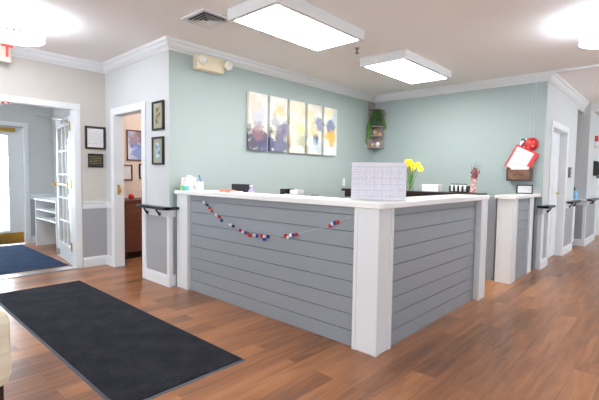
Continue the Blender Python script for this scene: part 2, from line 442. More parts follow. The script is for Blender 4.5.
# wainscot paint panels and their white stiles
def panel_y(name, x0, x1, y, mat='wains'): struct(name, box(x0, x1, y-.003, y, .13, .775), mat)
def panel_x(name, y0, y1, x, mat='wains'): struct(name, box(x-.003, x, y0, y1, .13, .775), mat)
panel_y('trim_panel_entrance', 2.06, XE, YD)
panel_x('trim_panel_office', Y1+.045, 4.64, XE)
struct('trim_stile_pier', boxes((XE-.008, XE, Y1-.008, Y1+.045, .13, .775), (XE, XE+.035, Y1-.008, Y1, .13, .775)), 'white')
panel_y('trim_panel_hallway', 7.97, 8.66, YH)
struct('trim_stile_hallway', boxes((8.91, 8.728, YH-.008, YH, .13, .775)), 'white')
struct('trim_stile_back', boxes((X2-.008, X2, YH-.008, YH+.045, .13, .775), (X2, X2+.12, YH-.008, YH, .13, .775)), 'white')
panel_y('trim_panel_back', X2+.12, 6.775, YH)
panel_x('trim_panel_recess', 1.32, 2.8, 9.37)
struct('trim_stile_recess', boxes((9.362, 9.37, 1.272, 1.32, .13, .775), (9.37, 9.42, 1.272, 1.28, .13, .775)), 'white')
panel_y('trim_panel_hallway_far', 9.42, 10.52, 1.28)
panel_y('trim_panel_lobby', 2.135, 2.5, 8.35)

# door casings
def casing_y(name, a, b, top, y, w=.075, depth=.12, sides=(1, 1)):
    t = .016
    B = [(a-w if sides[0] else a, b+w if sides[1] else b, y-t, y, top, top+w)]
    if sides[0]: B.append((a-w, a, y-t, y, 0, top))
    if sides[1]: B.append((b, b+w, y-t, y, 0, top))
    B += [(a, a+.015, y-t, y+depth, 0, top), (b-.015, b, y-t, y+depth, 0, top), (a, b, y-t, y+depth, top-.015, top)]
    return struct(name, boxes(*B), 'white', bevel=.003)
def casing_x(name, a, b, top, x, w=.075, depth=.12):
    t = .016
    return struct(name, boxes((x-t, x, a-w, b+w, top, top+w), (x-t, x, a-w, a, 0, top), (x-t, x, b, b+w, 0, top),
        (x-t, x+depth, a, a+.015, 0, top), (x-t, x+depth, b-.015, b, 0, top), (x-t, x+depth, a, b, top-.015, top)), 'white', bevel=.003)
casing_y('trim_entrance_casing', .15, 1.985, 2.07, YD, w=.062)
casing_x('trim_office_casing', 4.70, 5.49, 2.02, XE)
casing_y('trim_hallway_casing', 6.85, 7.88, 2.02, YH, depth=.14)
casing_y('trim_far_casing', 10.6, 11.5, 2.05, 1.28)
casing_y('trim_lobby_casing', 1.13, 2.07, 2.04, 8.35, w=.055)
struct('trim_threshold', box(.15, 1.985, YD-.02, YD+.14, 0, .008), 'metal')

struct('trim_strike_plate', boxes((2.40, 2.43, 5.470, 5.475, .97, 1.1), (2.405, 2.44, 5.455, 5.472, 1.0, 1.05)), 'brass')
st = thing('door_sensor', 'small red sensor under the entrance door header', 'sensor', (1.25, YD+.02, 2.03))
obj('body', box(1.215, 1.285, YD+.0, YD+.03, 2.03, 2.054), 'red', st, bevel=.003)
obj('lens', box(1.235, 1.265, YD-.004, YD, 2.035, 2.048), 'lampclear', st)
# doors ------------------------------------------------------------
def panel_door(name, x0, x1, y, z1, handle_x, side=-1):
    """six panel painted door in the wall line, its face at y"""
    d = struct(name, box(x0, x1, y, y+.04, .01, z1), 'white', bevel=.002)
    w = (x1-x0)
    for cx in (x0+w*.27, x0+w*.73):
        for za, zb in ((.2, .85), (1.0, 1.5), (1.62, 1.85)):
            bm = boxes((cx-w*.16, cx+w*.16, y-.006, y+.002, za, zb))
            bx(bm, cx-w*.12, cx+w*.12, y-.012, y-.004, za+.04, zb-.04)
            obj('raised_panel', bm, 'white', d, bevel=.004)
    h = bmesh.new(); lathe(h, [(.026, 0), (.026, .006), (.01, .01), (.01, .035)], n=14)
    h.transform(Matrix.Translation((handle_x, y, 1.03)) @ Matrix.Rotation(PI/2, 4, 'X'))
    bx(h, handle_x-.1, handle_x+.008, y-.045, y-.03, 1.02, 1.04)
    obj('door_handle', h, 'brass', d, bevel=.002)
    return d
panel_door('door_1', 6.867, 7.863, YH+.09, 2.0, 7.79)
panel_door('door_2', 10.617, 11.483, 1.28+.05, 2.03, 11.41)
# fire exit hardware etc. omitted. Office door, open into the office
d3 = struct('door_3', box(0, .74, -.02, .02, .01, 1.98), 'white', bevel=.002)
dk = bmesh.new()
for s in (-1, 1):
    t = bmesh.new(); lathe(t, [(.026, 0), (.026, .006), (.01, .012), (.012, .03), (.028, .045), (.03, .06), (.018, .07)], n=16)
    t.transform(Matrix.Translation((.68, 0.02*s, 1.0)) @ Matrix.Rotation(-PI/2*s, 4, 'X')); tm = bpy.data.meshes.new('t'); t.to_mesh(tm); dk.from_mesh(tm); t.free(); bpy.data.meshes.remove(tm)
WL[d3.name] = V((.37, 0, .01))
obj('door_knob', dk, 'brass', d3, smooth=True)
d3.location = (2.51+.37, 4.66, .01)

def french_leaf(name, hinge, ang, flip=1):
    """glazed leaf: local x from hinge to free edge"""
    W, T, Z = .9, .022, 2.0
    bm = boxes((0, .11, -T, T, .01, Z), (W-.11, W, -T, T, .01, Z), (.11, W-.11, -T, T, .01, .24), (.11, W-.11, -T, T, Z-.12, Z))
    d = struct(name, bm, 'white')
    WL[d.name] = V((W/2, 0, .01)); base_off = V((W/2, 0, .01))
    mun = bmesh.new()
    for i in range(1, 3): bx(mun, .11+(W-.22)*i/3-.011, .11+(W-.22)*i/3+.011, -.014, .014, .24, Z-.12)
    for i in range(1, 5):
        z = .24+(Z-.36)*i/5; bx(mun, .11, W-.11, -.0135, .0135, z-.011, z+.011)
    obj('muntins', mun, 'white', d)
    obj('pane', box(.11, W-.11, -.003, .003, .24, Z-.12), 'glass', d)
    for z in (.2, 1.04, 1.80):
        obj('hinge', boxes((.0, .07, T if flip > 0 else -T-.005, T+.005 if flip > 0 else -T, z, z+.12), (-.02, -.002, -.03, .035, z, z+.12)), 'brass', d)
    k = bmesh.new()
    for s in (-1, 1):
        t = bmesh.new(); lathe(t, [(.026, 0), (.026, .006), (.01, .012), (.012, .03), (.028, .045), (.03, .06), (.018, .07)], n=16)
        t.transform(Matrix.Translation((W-.06, T*s, 1.08)) @ Matrix.Rotation(-PI/2*s, 4, 'X')); tm = bpy.data.meshes.new('t'); t.to_mesh(tm); k.from_mesh(tm); t.free(); bpy.data.meshes.remove(tm)
    obj('door_knob', k, 'brass', d, smooth=True)
    obj('push_bar', box(.12, W-.09, T+.012 if flip > 0 else -T-.03, T+.03 if flip > 0 else -T-.012, 1.075, 1.095), 'brass', d)
    obj('kick_stop', boxes((W-.14, W-.08, T*flip if flip > 0 else -T-.04, T*flip+.04 if flip > 0 else -T, .05, .14)), 'metal', d)
    # door closer on the face
    s = flip
    bm = boxes((.1, .32, *(sorted((T*s, T*s+.05*s))), 1.9, 1.95))
    tube(bm, [(.2, T*s+.04*s, 1.96), (.42, T*s+.14*s, 1.975), (.3, T*s+.34*s, 1.985)], .009)
    obj('door_closer', bm, 'metal', d, bevel=.003)
    R = Matrix.Rotation(ang, 4, 'Z')
    d.rotation_euler = (0, 0, ang); d.location = V(hinge) + (R @ base_off)
    return d
french_leaf('door_4', (2.0, 5.90, 0), math.radians(83.5), 1)
french_leaf('door_5', (.135, 5.90, 0), math.radians(100), -1)

# exterior door in the lobby wall
Yx = 8.38
d6 = struct('door_6', boxes((1.15, 1.37, Yx, Yx+.045, .01, 2.02), (1.83, 2.05, Yx, Yx+.045, .01, 2.02), (1.37, 1.83, Yx, Yx+.045, .01, .25), (1.37, 1.83, Yx, Yx+.045, 1.86, 2.02)), 'white')
obj('pane', box(1.37, 1.83, Yx+.02, Yx+.026, .25, 1.86), 'glass', d6)
obj('muntins', boxes(*[(1.37, 1.83, Yx+.01, Yx+.036, z-.01, z+.01) for z in (.57, .9, 1.22, 1.54)], (1.59, 1.61, Yx+.01, Yx+.036, .25, 1.86)), 'white', d6)
obj('kick_plate', box(1.2, 2.03, Yx-.004, Yx, .03, .21), 'brass', d6)
obj('door_closer', boxes((1.6, 1.93, Yx-.06, Yx, 1.93, 1.99)), 'brass', d6, bevel=.006)
struct('trim_lobby_header', box(1.15, 2.05, 8.36, 8.38, 2.0, 2.025), 'metal')

# outside
struct('ground', box(-6, 8, 8.5, 16, -.12, -.02), 'ground')

# ------------------------------------------------------------------ reception desk
desk = thing('reception_desk', 'L-shaped grey shiplap reception desk with white corner posts', 'desk', (2.6, 1.6, 0))
ZT = 1.033
def shiplap(axis, u0, u1, face, sgn, z0, z1, nb=None):
    """horizontal boards; face = outer coordinate, sgn = outward direction"""
    bm = bmesh.new(); zz = [z0] + [z0+.115+.1225*k for k in range(8) if z0+.115+.1225*k < z1-.02] + [z1]
    for i in range(len(zz)-1):
        a, b = zz[i]+(.0025 if i else 0), zz[i+1]-.0025
        q0, q1 = sorted((face, face-sgn*.018))
        if axis == 'y': bx(bm, q0, q1, u0, u1, a, b)
        else: bx(bm, u0, u1, q0, q1, a, b)
    return bm
obj('front_panel', shiplap('y', 1.70, 3.86, 2.472, -1, 0, ZT, 8), 'ship', desk)
obj('backing_board', boxes((2.488, 2.58, 1.52, 4.10, 0, ZT), (2.58, 4.5, 1.532, 1.62, 0, ZT)), 'groove', desk)
obj('side_panel', shiplap('x', 2.64, 4.33, 1.518, -1, 0, ZT, 8), 'ship', desk)
def post(name, parent, x0, x1, y0, y1, fx=True, fy=True, z=ZT):
    bm = box(x0, x1, y0, y1, 0, z)
    # applied vertical trim strips along the edges of the visible faces
    if fx:
        bx(bm, x0-.006, x0+.001, y0-.0, y0+.03, 0, z); bx(bm, x0-.006, x0+.001, y1-.03, y1, 0, z)
    if fy:
        bx(bm, x0-.006, x0+.03, y0-.006, y0+.001, 0, z); bx(bm, x1-.03, x1, y0-.006, y0+.001, 0, z)
    return obj(name, bm, 'white', parent, bevel=.002)
post('corner_post', desk, 2.44, 2.64, 1.50, 1.70)
post('end_post', desk, 2.44, 2.60, 3.86, 4.065, True, False)
post('end_post', desk, 4.33, 4.50, 1.465, 1.66, True, True)
ct = bmesh.new()
prism(ct, [(2.415, 4.09), (2.415, 1.49), (2.43, 1.465), (2.46, 1.455), (4.53, 1.455), (4.53, 1.80), (2.74, 1.80), (2.74, 4.09)], ZT, 1.077)
tag(obj('reception_counter', ct, 'counter', bevel=.006), 'white L-shaped transaction top along the reception desk', 'countertop')

# inner worksurface, hidden low behind the counter
wd = thing('work_desk', 'low dark desk behind the reception counter', 'desk', (3.0, 2.9, 0))
obj('desk_top', box(2.6, 3.25, 1.82, 4.1, .71, .74), 'darkwood', wd)
for y in (1.86, 4.06): obj('leg_panel', box(2.62, 3.2, y-.02, y+.02, 0, .71), 'darkwood', wd)

# back half wall with the black ledge
hw = thing('ledge_cabinet', 'dark-topped half wall cabinet across the back of the reception', 'cabinet', (5.4, 2.8, 0))
obj('body', box(5.34, 5.5, 1.64, 3.9, 0, 1.03), 'ship', hw)
obj('dark_fascia', box(5.31, 5.34, 1.95, 3.9, .55, 1.03), 'darkwood', hw)['label'] = 'dark brown fascia board'
obj('ledge_top', box(5.22, 5.50, 1.80, 3.9, 1.03, 1.066), 'darkwood', hw, bevel=.003)

# pier beside the back wall
pr = thing('counter_pier', 'short shiplap half wall with white posts beside the teal back wall', 'half wall', (5.8, 1.55, 0))
obj('core', box(5.42, 6.44, 1.46, 1.6, 0, 1.012), 'groove', pr)
obj('shiplap_panel', shiplap('x', 5.45, 6.03, 1.445, -1, 0, 1.012, 8), 'ship', pr)
post('corner_post', pr, 5.29, 5.47, 1.43, 1.605, True, True, 1.012)
post('end_post', pr, 6.03, 6.20, 1.43, 1.60, False, True, 1.012)
tag(obj('half_wall_top', box(5.25, X2-.003, 1.40, 1.63, 1.012, 1.055), 'counter', bevel=.006), 'white slab top on the short shiplap half wall', 'countertop')

# ------------------------------------------------------------------ black bumper rails with brackets
def bumper(label, slabs, brackets):
    x = (slabs[0][0]+slabs[0][1])/2; y = (slabs[0][2]+slabs[0][3])/2
    t = thing('handrail', label, 'handrail', (x, y, .8), 'black wall handrails')
    obj('rail_bar', boxes(*slabs), 'blackm', t, bevel=.006)
    for (px, py, dx, dy) in brackets:
        b = bmesh.new()
        tube(b, [(px, py, .80), (px+dx*.35, py+dy*.35, .805), (px+dx*.8, py+dy*.8, .835), (px+dx, py+dy, .86)], [.014, .012, .01, .012])
        ball(b, (px+dx*.12, py+dy*.12, .80), .02, (1, 1, 1), 10)
        obj('bracket', b, 'blackm', t, smooth=True)
    return t
bumper('black handrail wrapping the pale grey pier left of the desk', [(2.26, 2.34, 4.02, 4.66, .862, .893), (2.26, 2.438, 4.02, 4.06, .862, .893)],
       [(2.352, 4.56, -.05, 0), (2.352, 4.28, -.05, 0)])
bumper('short black handrail at the outer corner of the teal back wall', [(6.35, 6.78, 1.279, 1.359, .858, .893), (6.35, 6.43, 1.279, 1.42, .858, .893)],
       [(6.66, 1.36, 0, -.05)])
bumper('black handrail on the hallway wall past the white door', [(8.02, 8.78, 1.27, 1.36, .858, .893)], [(8.25, 1.36, 0, -.05), (8.6, 1.36, 0, -.05)])
bumper('farthest black handrail, on the hallway corner beyond the recess', [(9.32, 10.3, 1.17, 1.26, .86, .893)], [(9.7, 1.262, 0, -.05), (10.0, 1.262, 0, -.05)])
tag(obj('corner_ledge', box(9.23, 9.367, 1.29, 2.2, .868, .89), 'white', bevel=.003), 'white ledge on the grey wainscot in the hallway recess', 'ledge')

# ------------------------------------------------------------------ ceiling fixtures
def ceiling_panel(x0, x1, y0, y1, label):
    t = thing('ceiling_light', label, 'ceiling light', ((x0+x1)/2, (y0+y1)/2, H), 'flat box ceiling lights')
    z = H-.10; e = .04
    obj('housing', boxes((x0, x0+.02, y0, y1, z, H), (x1-.02, x1, y0, y1, z, H), (x0+.02, x1-.02, y0, y0+.02, z, H), (x0+.02, x1-.02, y1-.02, y1, z, H),
        (x0+.02, x0+e, y0+.02, y1-.02, z, z+.012), (x1-e, x1-.02, y0+.02, y1-.02, z, z+.012), (x0+e, x1-e, y0+.02, y0+e, z, z+.012), (x0+e, x1-e, y1-e, y1-.02, z, z+.012)), 'white', t)
    obj('diffuser', box(x0+e, x1-e, y0+e, y1-e, z+.002, z+.01), 'panel', t)
ceiling_panel(2.29, 3.50, 2.37, 2.99, 'box ceiling light nearest the camera, over the desk front')
ceiling_panel(4.29, 5.57, 2.35, 2.96, 'box ceiling light farther back, nearer the plant corner')

def drum(x, y, label):
    t = thing('drum_light', label, 'ceiling light', (x, y, H), 'round drum ceiling lights')
    bm = bmesh.new(); lathe(bm, [(.075, H-.03), (.08, H)], (x, y, 0), 28); obj('canopy', bm, 'white', t, smooth=False)
    bm = bmesh.new(); lathe(bm, [(.018, H-.10), (.018, H-.03)], (x, y, 0), 12); obj('stem', bm, 'white', t)
    bm = bmesh.new(); lathe(bm, [(.243, H-.195), (.248, H-.19), (.248, H-.075), (.243, H-.07)], (x, y, 0), 40); obj('shade', bm, 'lamptop', t)
    bm = bmesh.new(); lathe(bm, [(.215, H-.203), (.228, H-.195)], (x, y, 0), 40); obj('diffuser', bm, 'lampglass', t)
    bm = bmesh.new(); 
    for zz in (H-.192,):
        prof = [(.2485, zz-.008), (.255, zz-.008), (.255, zz+.008), (.2485, zz+.008)]
        rings = [[bm.verts.new((x+r*math.cos(2*PI*i/40), y+r*math.sin(2*PI*i/40), z)) for i in range(40)] for r, z in prof]
        for a, b in zip(rings, rings[1:]+rings[:1]):
            for i in range(40): bm.faces.new((a[i], a[(i+1) % 40], b[(i+1) % 40], b[i]))
    obj('rim', bm, 'metal', t)
drum(1.087, 4.651, 'round white drum ceiling light above the dark runner, near the exit sign')
drum(4.654, .508, 'round white drum ceiling light over the walkway right of the desk')
drum(-1.2, 2.2, 'added unseen drum ceiling light over the viewer')  # unseen drum, added for more light from the left
drum(-2.2, -1.2, 'added unseen drum ceiling light by the rear windows')  # unseen drum, added to light the area behind the camera
drum(7.6, -.5, 'added unseen drum ceiling light at the mouth of the hallway')  # unseen drum placed to brighten the hallway wall
drum(11.2, -.3, 'added unseen drum ceiling light far down the hallway')  # second unseen hallway drum, added for brightness
drum(.4, 7.2, 'added unseen drum ceiling light in the entrance lobby')  # unseen drum added against a dark lobby
drum(3.9, 5.4, 'added unseen drum ceiling light in the side office')  # unseen drum added to brighten the office through its doorway

vt = thing('air_vent', 'louvred ceiling air vent left of the box lights', 'vent', (2.30, 3.32, H))
vx0, vx1, vy0, vy1 = 2.14, 2.46, 3.14, 3.49
obj('frame', boxes((vx0, vx1, vy0, vy0+.035, H-.012, H), (vx0, vx1, vy1-.035, vy1, H-.012, H), (vx0, vx0+.035, vy0+.035, vy1-.035, H-.012, H), (vx1-.035, vx1, vy0+.035, vy1-.035, H-.012, H)), 'white', vt)
obj('duct_shade', box(vx0+.035, vx1-.035, vy0+.035, vy1-.035, H-.005, H-.002), 'black', vt)  # black sheet paints the darkness of the duct; the ceiling has no hole
def ring_blade(k, w_=.034):
    """one four-sided louvre, sloping outwards and down"""
    bm = bmesh.new(); A = []
    for (ins, z) in ((k, H-.034), (k+w_, H-.008), (k+w_+.004, H-.008), (k+.004, H-.034)):
        A.append([bm.verts.new(q) for q in ((vx0+ins, vy0+ins, z), (vx1-ins, vy0+ins, z), (vx1-ins, vy1-ins, z), (vx0+ins, vy1-ins, z))])
    for i in range(4):
        for j in range(4): bm.faces.new((A[i][j], A[i][(j+1) % 4], A[(i+1) % 4][(j+1) % 4], A[(i+1) % 4][j]))
    return bm
for k in (.035, .068, .101): obj('louvre', ring_blade(k), 'white', vt)
sp = thing('fire_sprinkler', 'small metal fire sprinkler hanging between the two box lights', 'sprinkler', (3.92, 2.75, H))
bm = bmesh.new(); lathe(bm, [(.03, H-.006), (.032, H)], (3.92, 2.75, 0), 16); obj('escutcheon', bm, 'metal', sp)
bm = bmesh.new(); lathe(bm, [(.022, H-.062), (.022, H-.056), (.006, H-.05), (.008, H-.03), (.012, H-.02), (.012, H-.006)], (3.92, 2.75, 0), 14); obj('spray_head', bm, 'greyp', sp)

# emergency light
em = thing('emergency_light', 'cream emergency light box with two round lamps high on teal wall', 'emergency light', (2.86, 4.05, 2.42))
obj('body', box(2.66, 3.02, 4.0, 4.1095, 2.43, 2.60), 'cream', em, bevel=.012)
obj('cover_plate', box(2.72, 2.96, 3.992, 4.0, 2.445, 2.585), 'cream', em, bevel=.003)
for x in (2.70, 3.05):
    bm = bmesh.new(); lathe(bm, [(.03, 0), (.05, .015), (.052, .05), (.04, .058)], n=20)
    bm.transform(Matrix.Translation((x, 4.0, 2.525)) @ Matrix.Rotation(PI/2, 4, 'X')); h = obj('lamp_head', bm, 'cream', em, smooth=True)
    bm = bmesh.new(); lathe(bm, [(.042, 0), (.03, .012)], n=20)
    bm.transform(Matrix.Translation((x, 3.944, 2.525)) @ Matrix.Rotation(PI/2, 4, 'X')); obj('lens', bm, 'lampclear', h)
obj('lamp_arm', box(3.0, 3.05, 4.01, 4.06, 2.50, 2.55), 'cream', em)

# exit sign
ex = thing('exit_sign', 'cream exit sign with red letters above the entrance door', 'exit sign', (1.13, 5.6, 2.46))
obj('sign_box', box(.925, 1.272, 5.58, 5.64, 2.47, 2.69), 'signface', ex, bevel=.004)
obj('wall_bracket', box(1.08, 1.2, 5.64, 5.754, 2.50, 2.58), 'cream', ex)
obj('letters', text_bm('EXIT', .185, face_negY((1.10, 5.579, 2.585)), .003), 'redsign', ex)['label'] = 'red EXIT letters'

# ------------------------------------------------------------------ wall art on the teal wall
ca_x = [3.458, 3.832, 4.21, 4.588, 4.968]
blobs = [((4.33, 4.08, 1.98), .12, (196, 204, 168), .55), ((4.5, 4.08, 1.78), .1, (150, 158, 130), .6), ((4.68, 4.08, 2.12), .09, (214, 206, 160), .6), ((4.85, 4.08, 1.68), .12, (168, 196, 210), .6), ((5.2, 4.08, 1.68), .1, (180, 200, 212), .5), ((4.12, 4.08, 1.95), .07, (92, 94, 120), .8), ((3.93, 4.08, 1.80), .07, (206, 206, 160), .6),
         ((3.56, 4.08, 1.70), .16, (70, 66, 92), .95), ((3.75, 4.08, 1.66), .15, (84, 84, 118), .95), ((3.60, 4.08, 1.82), .10, (150, 110, 116), .7),
         ((4.02, 4.08, 1.66), .15, (86, 92, 124), .9), ((4.05, 4.08, 1.85), .09, (128, 124, 150), .7), ((3.62, 4.08, 2.03), .12, (176, 190, 208), .6), ((3.56, 4.08, 2.18), .10, (232, 208, 186), .6),
         ((3.95, 4.08, 1.98), .08, (140, 146, 170), .6), ((4.02, 4.08, 2.12), .10, (242, 196, 130), .7), ((4.4, 4.08, 2.22), .13, (246, 226, 190), .6), ((4.45, 4.08, 1.92), .10, (226, 226, 150), .6),
         ((4.35, 4.08, 1.80), .08, (196, 206, 170), .6), ((4.55, 4.08, 1.68), .08, (170, 170, 140), .6), ((4.86, 4.08, 2.06), .10, (130, 140, 172), .9), ((4.78, 4.08, 1.80), .06, (76, 96, 128), .9),
         ((4.72, 4.08, 1.94), .07, (236, 196, 120), .6), ((5.13, 4.08, 2.02), .10, (110, 124, 160), .9), ((5.18, 4.08, 1.84), .10, (250, 178, 70), .9), ((5.03, 4.08, 1.86), .05, (246, 190, 90), .8),
         ((5.28, 4.08, 2.16), .09, (184, 206, 226), .7), ((4.7, 4.08, 1.70), .08, (190, 214, 224), .6), ((4.2, 4.08, 1.75), .06, (222, 190, 140), .5), ((5.1, 4.08, 2.24), .07, (240, 232, 170), .6)]
M['art'] = blob_paint('watercolour_canvas', ((218, 214, 200), (240, 239, 234)), blobs, 8)
look = ['leftmost of five abstract canvases, purple and plum lower half', 'second canvas from the left, orange wash over violet patch',
        'middle of five abstract canvases, mostly pale cream and yellow', 'fourth abstract canvas, blue smudge at its upper middle',
        'rightmost of five abstract canvases, bright orange splash at the middle']
for i, x in enumerate(ca_x):
    t = thing('canvas_painting', look[i], 'painting', (x+.161, 4.09, 1.577), 'five-panel abstract artwork')
    obj('canvas', box(x, x+.322, 4.066, 4.1095, 1.577, 2.312), 'art', t, bevel=.003)

def wall_plate(x, z, y=Y1):
    t = thing('light_switch', 'white light switch plate on teal wall near the clear sign', 'light switch', (x, y, z))
    obj('plate', box(x-.037, x+.037, y-.007, y-.001, z-.06, z+.06), 'white', t, bevel=.002)
    obj('toggle', box(x-.01, x+.01, y-.016, y-.007, z-.02, z+.02), 'white', t)
wall_plate(5.555, 1.16)

# frames -------------------------------------------------------------
def frame_y(name, label, cat, x0, x1, z0, z1, y, fm, mat, wd=.022, group=None, mount=None):
    """frame hung on a wall facing -Y"""
    t = thing(name, label, cat, ((x0+x1)/2, y-.01, z0), group)
    obj('frame', boxes((x0, x0+wd, y-.025, y-.001, z0, z1), (x1-wd, x1, y-.025, y-.001, z0, z1), (x0+wd, x1-wd, y-.025, y-.001, z0, z0+wd), (x0+wd, x1-wd, y-.025, y-.001, z1-wd, z1)), fm, t, bevel=.003)
    obj('print', box(x0+wd, x1-wd, y-.012, y-.006, z0+wd, z1-wd), mat, t)
    if mount: obj('picture', box(x0+wd+mount, x1-wd-mount, y-.0135, y-.012, z0+wd+mount, z1-wd-mount), 'artsmall', t)
    return t
def frame_x(name, label, cat, y0, y1, z0, z1, x, fm, mat, wd=.022, group=None):
    t = thing(name, label, cat, (x-.01, (y0+y1)/2, z0), group)
    obj('frame', boxes((x-.028, x-.001, y0, y0+wd, z0, z1), (x-.028, x-.001, y1-wd, y1, z0, z1), (x-.028, x-.001, y0+wd, y1-wd, z0, z0+wd), (x-.028, x-.001, y0+wd, y1-wd, z1-wd, z1)), fm, t, bevel=.003)
    obj('mat_board', box(x-.014, x-.006, y0+wd, y1-wd, z0+wd, z1-wd), 'matboard', t)
    w = (y1-y0-2*wd)*.27
    obj('picture', box(x-.016, x-.014, y0+wd+w, y1-wd-w, z0+wd+.05, z1-wd-.05), mat, t)
    return t
M['matboard'] = paint('mat_board_olive', (160, 158, 138), .7)
M['licence'] = print_mat('certificate_sheet', (226, 226, 224), (190, 190, 194), 14, lo=.12, hi=.9)
M['plaque'] = print_mat('plaque_print', (34, 32, 30), (150, 130, 90), 7, lo=.12, hi=.88)
frame_y('certificate_frame', 'dark framed white certificate between the two doorways', 'framed certificate', 2.10, 2.36, 1.565, 1.865, YD, 'darkwood', 'licence', .026)
frame_y('wall_plaque', 'small black plaque below the framed certificate', 'plaque', 2.135, 2.325, 1.325, 1.505, YD, 'black', 'plaque', .01)
M['fpicA'] = blob_paint('dark_banded_picture', ((60, 58, 46), (172, 160, 118)), [], 22)
M['fpicB'] = blob_paint('pale_blue_picture', ((90, 120, 132), (206, 222, 228)), [], 18)
frame_x('wall_picture', 'upper small framed picture with dark banded centre on the pier', 'framed picture', 4.20, 4.445, 1.74, 2.06, XE, 'black', 'fpicA', .02, None)
frame_x('wall_picture', 'lower small framed picture with pale blue centre on the pier', 'framed picture', 4.205, 4.45, 1.355, 1.665, XE, 'black', 'fpicB', .02, None)

# office contents
M['sea'] = blob_paint('seascape_print', ((228, 232, 242), (196, 206, 230)), [((3.15, 6.48, 1.83), .13, (150, 120, 130), .8), ((3.3, 6.48, 1.86), .14, (140, 112, 118), .8), ((3.2, 6.48, 1.6), .12, (118, 146, 204), .8), ((3.4, 6.48, 1.55), .12, (140, 160, 210), .7), ((3.05, 6.48, 1.93), .08, (196, 202, 224), .6)], 12)
frame_y('framed_poster', 'blue and brown framed print on the peach office wall', 'framed picture', 3.0, 3.62, 1.46, 1.945, 6.5, 'brownwood', 'sea', .015)
frame_y('small_frame', 'black framed sheet at the left below the office print', 'framed picture', 2.9, 3.085, 1.14, 1.39, 6.5, 'black', 'paper', .018)
frame_y('small_frame', 'black framed sheet at the right below the office print', 'framed picture', 3.2, 3.40, 1.17, 1.41, 6.5, 'black', 'paper', .018)
dr = thing('dresser', 'brown wooden cabinet inside the side office', 'cabinet', (3.1, 6.1, 0))
obj('body', box(2.65, 3.9, 5.88, 6.35, .10, .84), 'brownwood', dr, bevel=.004)
obj('top', box(2.64, 3.91, 5.86, 6.36, .84, .865), 'brownwood', dr, bevel=.004)
for x in (2.70, 3.85): 
    for y in (5.92, 6.3): obj('leg', box(x-.03, x+.03, y-.03, y+.03, 0, .10), 'darkwood', dr)
for x0, x1 in ((2.68, 3.27), (3.29, 3.88)):
    d = obj('door', box(x0, x1, 5.868, 5.88, .13, .81), 'brownwood', dr, bevel=.003)
    bm = bmesh.new(); ball(bm, (x1-.05 if x0 < 3 else x0+.05, 5.86, .5), .012); obj('knob', bm, 'brass', d, smooth=True)
bm = bmesh.new(); ball(bm, (2.86, 6.05, .905), .045, (1, 1, .9), 16)
tag(obj('red_pot', bm, 'redbead', smooth=True), 'round red pot on the left of the office cabinet', 'pot')
t = thing('photo_frame', 'dark photo frame standing on the office cabinet', 'photo frame', (3.1, 6.05, .865))
obj('frame', boxes((3.02, 3.04, 6.04, 6.06, .865, 1.0), (3.16, 3.18, 6.04, 6.06, .865, 1.0), (3.04, 3.16, 6.04, 6.06, .865, .885), (3.04, 3.16, 6.04, 6.06, .98, 1.0)), 'darkwood', t)
obj('photo', box(3.04, 3.16, 6.047, 6.053, .885, .98), 'tan', t)

M['cubbyback'] = paint('taupe_board', (168, 156, 144), .6)
# ------------------------------------------------------------------ lobby cubby
cb = thing('cubby_shelf', 'white open cubby shelf in the entrance lobby', 'shelf unit', (2.3, 7.65, 0))
cx0, cx1, cy0, cy1 = 2.12, 2.485, 6.98, 8.03
obj('side_panel', box(cx0, cx1, cy0, cy0+.03, 0, .787), 'white', cb)
obj('side_panel', box(cx0, cx1, cy1-.03, cy1, 0, .787), 'white', cb)
obj('top_board', box(cx0-.015, cx1, cy0-.015, cy1+.015, .787, .812), 'white', cb)
for z in (.637, .487): obj('shelf_board', box(cx0+.005, cx1-.01, cy0+.03, cy1-.03, z-.02, z), 'white', cb)
obj('back_board', box(cx1-.01, cx1, cy0+.03, cy1-.03, .02, .787), 'cubbyback', cb)
tag(obj('dark_binder', box(2.2, 2.42, 7.2, 7.48, .489, .53), 'black', bevel=.004), 'dark binder lying on the lower cubby board', 'binder')

# mats ------------------------------------------------------------------
def mat_rug(name, label, x0, x1, y0, y1, m, border=.018, h=.012):
    t = thing(name, label, 'rug', ((x0+x1)/2, (y0+y1)/2, 0))
    bm = bmesh.new()
    vs = bx(bm, x0, x1, y0, y1, .0005, h*.55)
    for v in vs[4:]:
        v.co.x += .012 if v.co.x < (x0+x1)/2 else -.012; v.co.y += .012 if v.co.y < (y0+y1)/2 else -.012
    obj('rubber_border', bm, 'rugedge', t)
    obj('pile', box(x0+border, x1-border, y0+border, y1-border, h*.5, h), m, t, bevel=.004)
mat_rug('floor_runner', 'long charcoal floor mat with rubber edge on the wood floor', .915, 1.778, 2.10, 5.06, 'rug')
mat_rug('entrance_mat', 'dark blue mat inside the entrance lobby', .3, 1.98, 6.0, 8.25, 'mat')

# ------------------------------------------------------------------ armchair at lower left
ch = thing('armchair', 'cream upholstered armchair with dark legs at the left edge', 'armchair', (.12, 2.62, 0))
bm = box(-.22, .46, 2.30, 2.95, .24, .44); obj('seat_base', bm, 'cushion', ch, bevel=.03)
obj('seat_cushion', box(-.15, .49, 2.42, 2.83, .44, .54), 'cushion', ch, bevel=.04)
for y in (2.26, 2.84): obj('armrest', box(-.22, .495, y, y+.15, .24, .60), 'cushion', ch, bevel=.05)
obj('backrest', box(-.34, -.16, 2.26, 2.99, .24, .88), 'cushion', ch, bevel=.06)
for x in (-.27, .43):
    for y in (2.32, 2.93):
        bm = bmesh.new(); prism(bm, [(x-.03, y-.03), (x+.03, y-.03), (x+.03, y+.03), (x-.03, y+.03)], 0, .245); obj('leg', bm, 'darkwood', ch, bevel=.004)
bpy.context.view_layer.update()

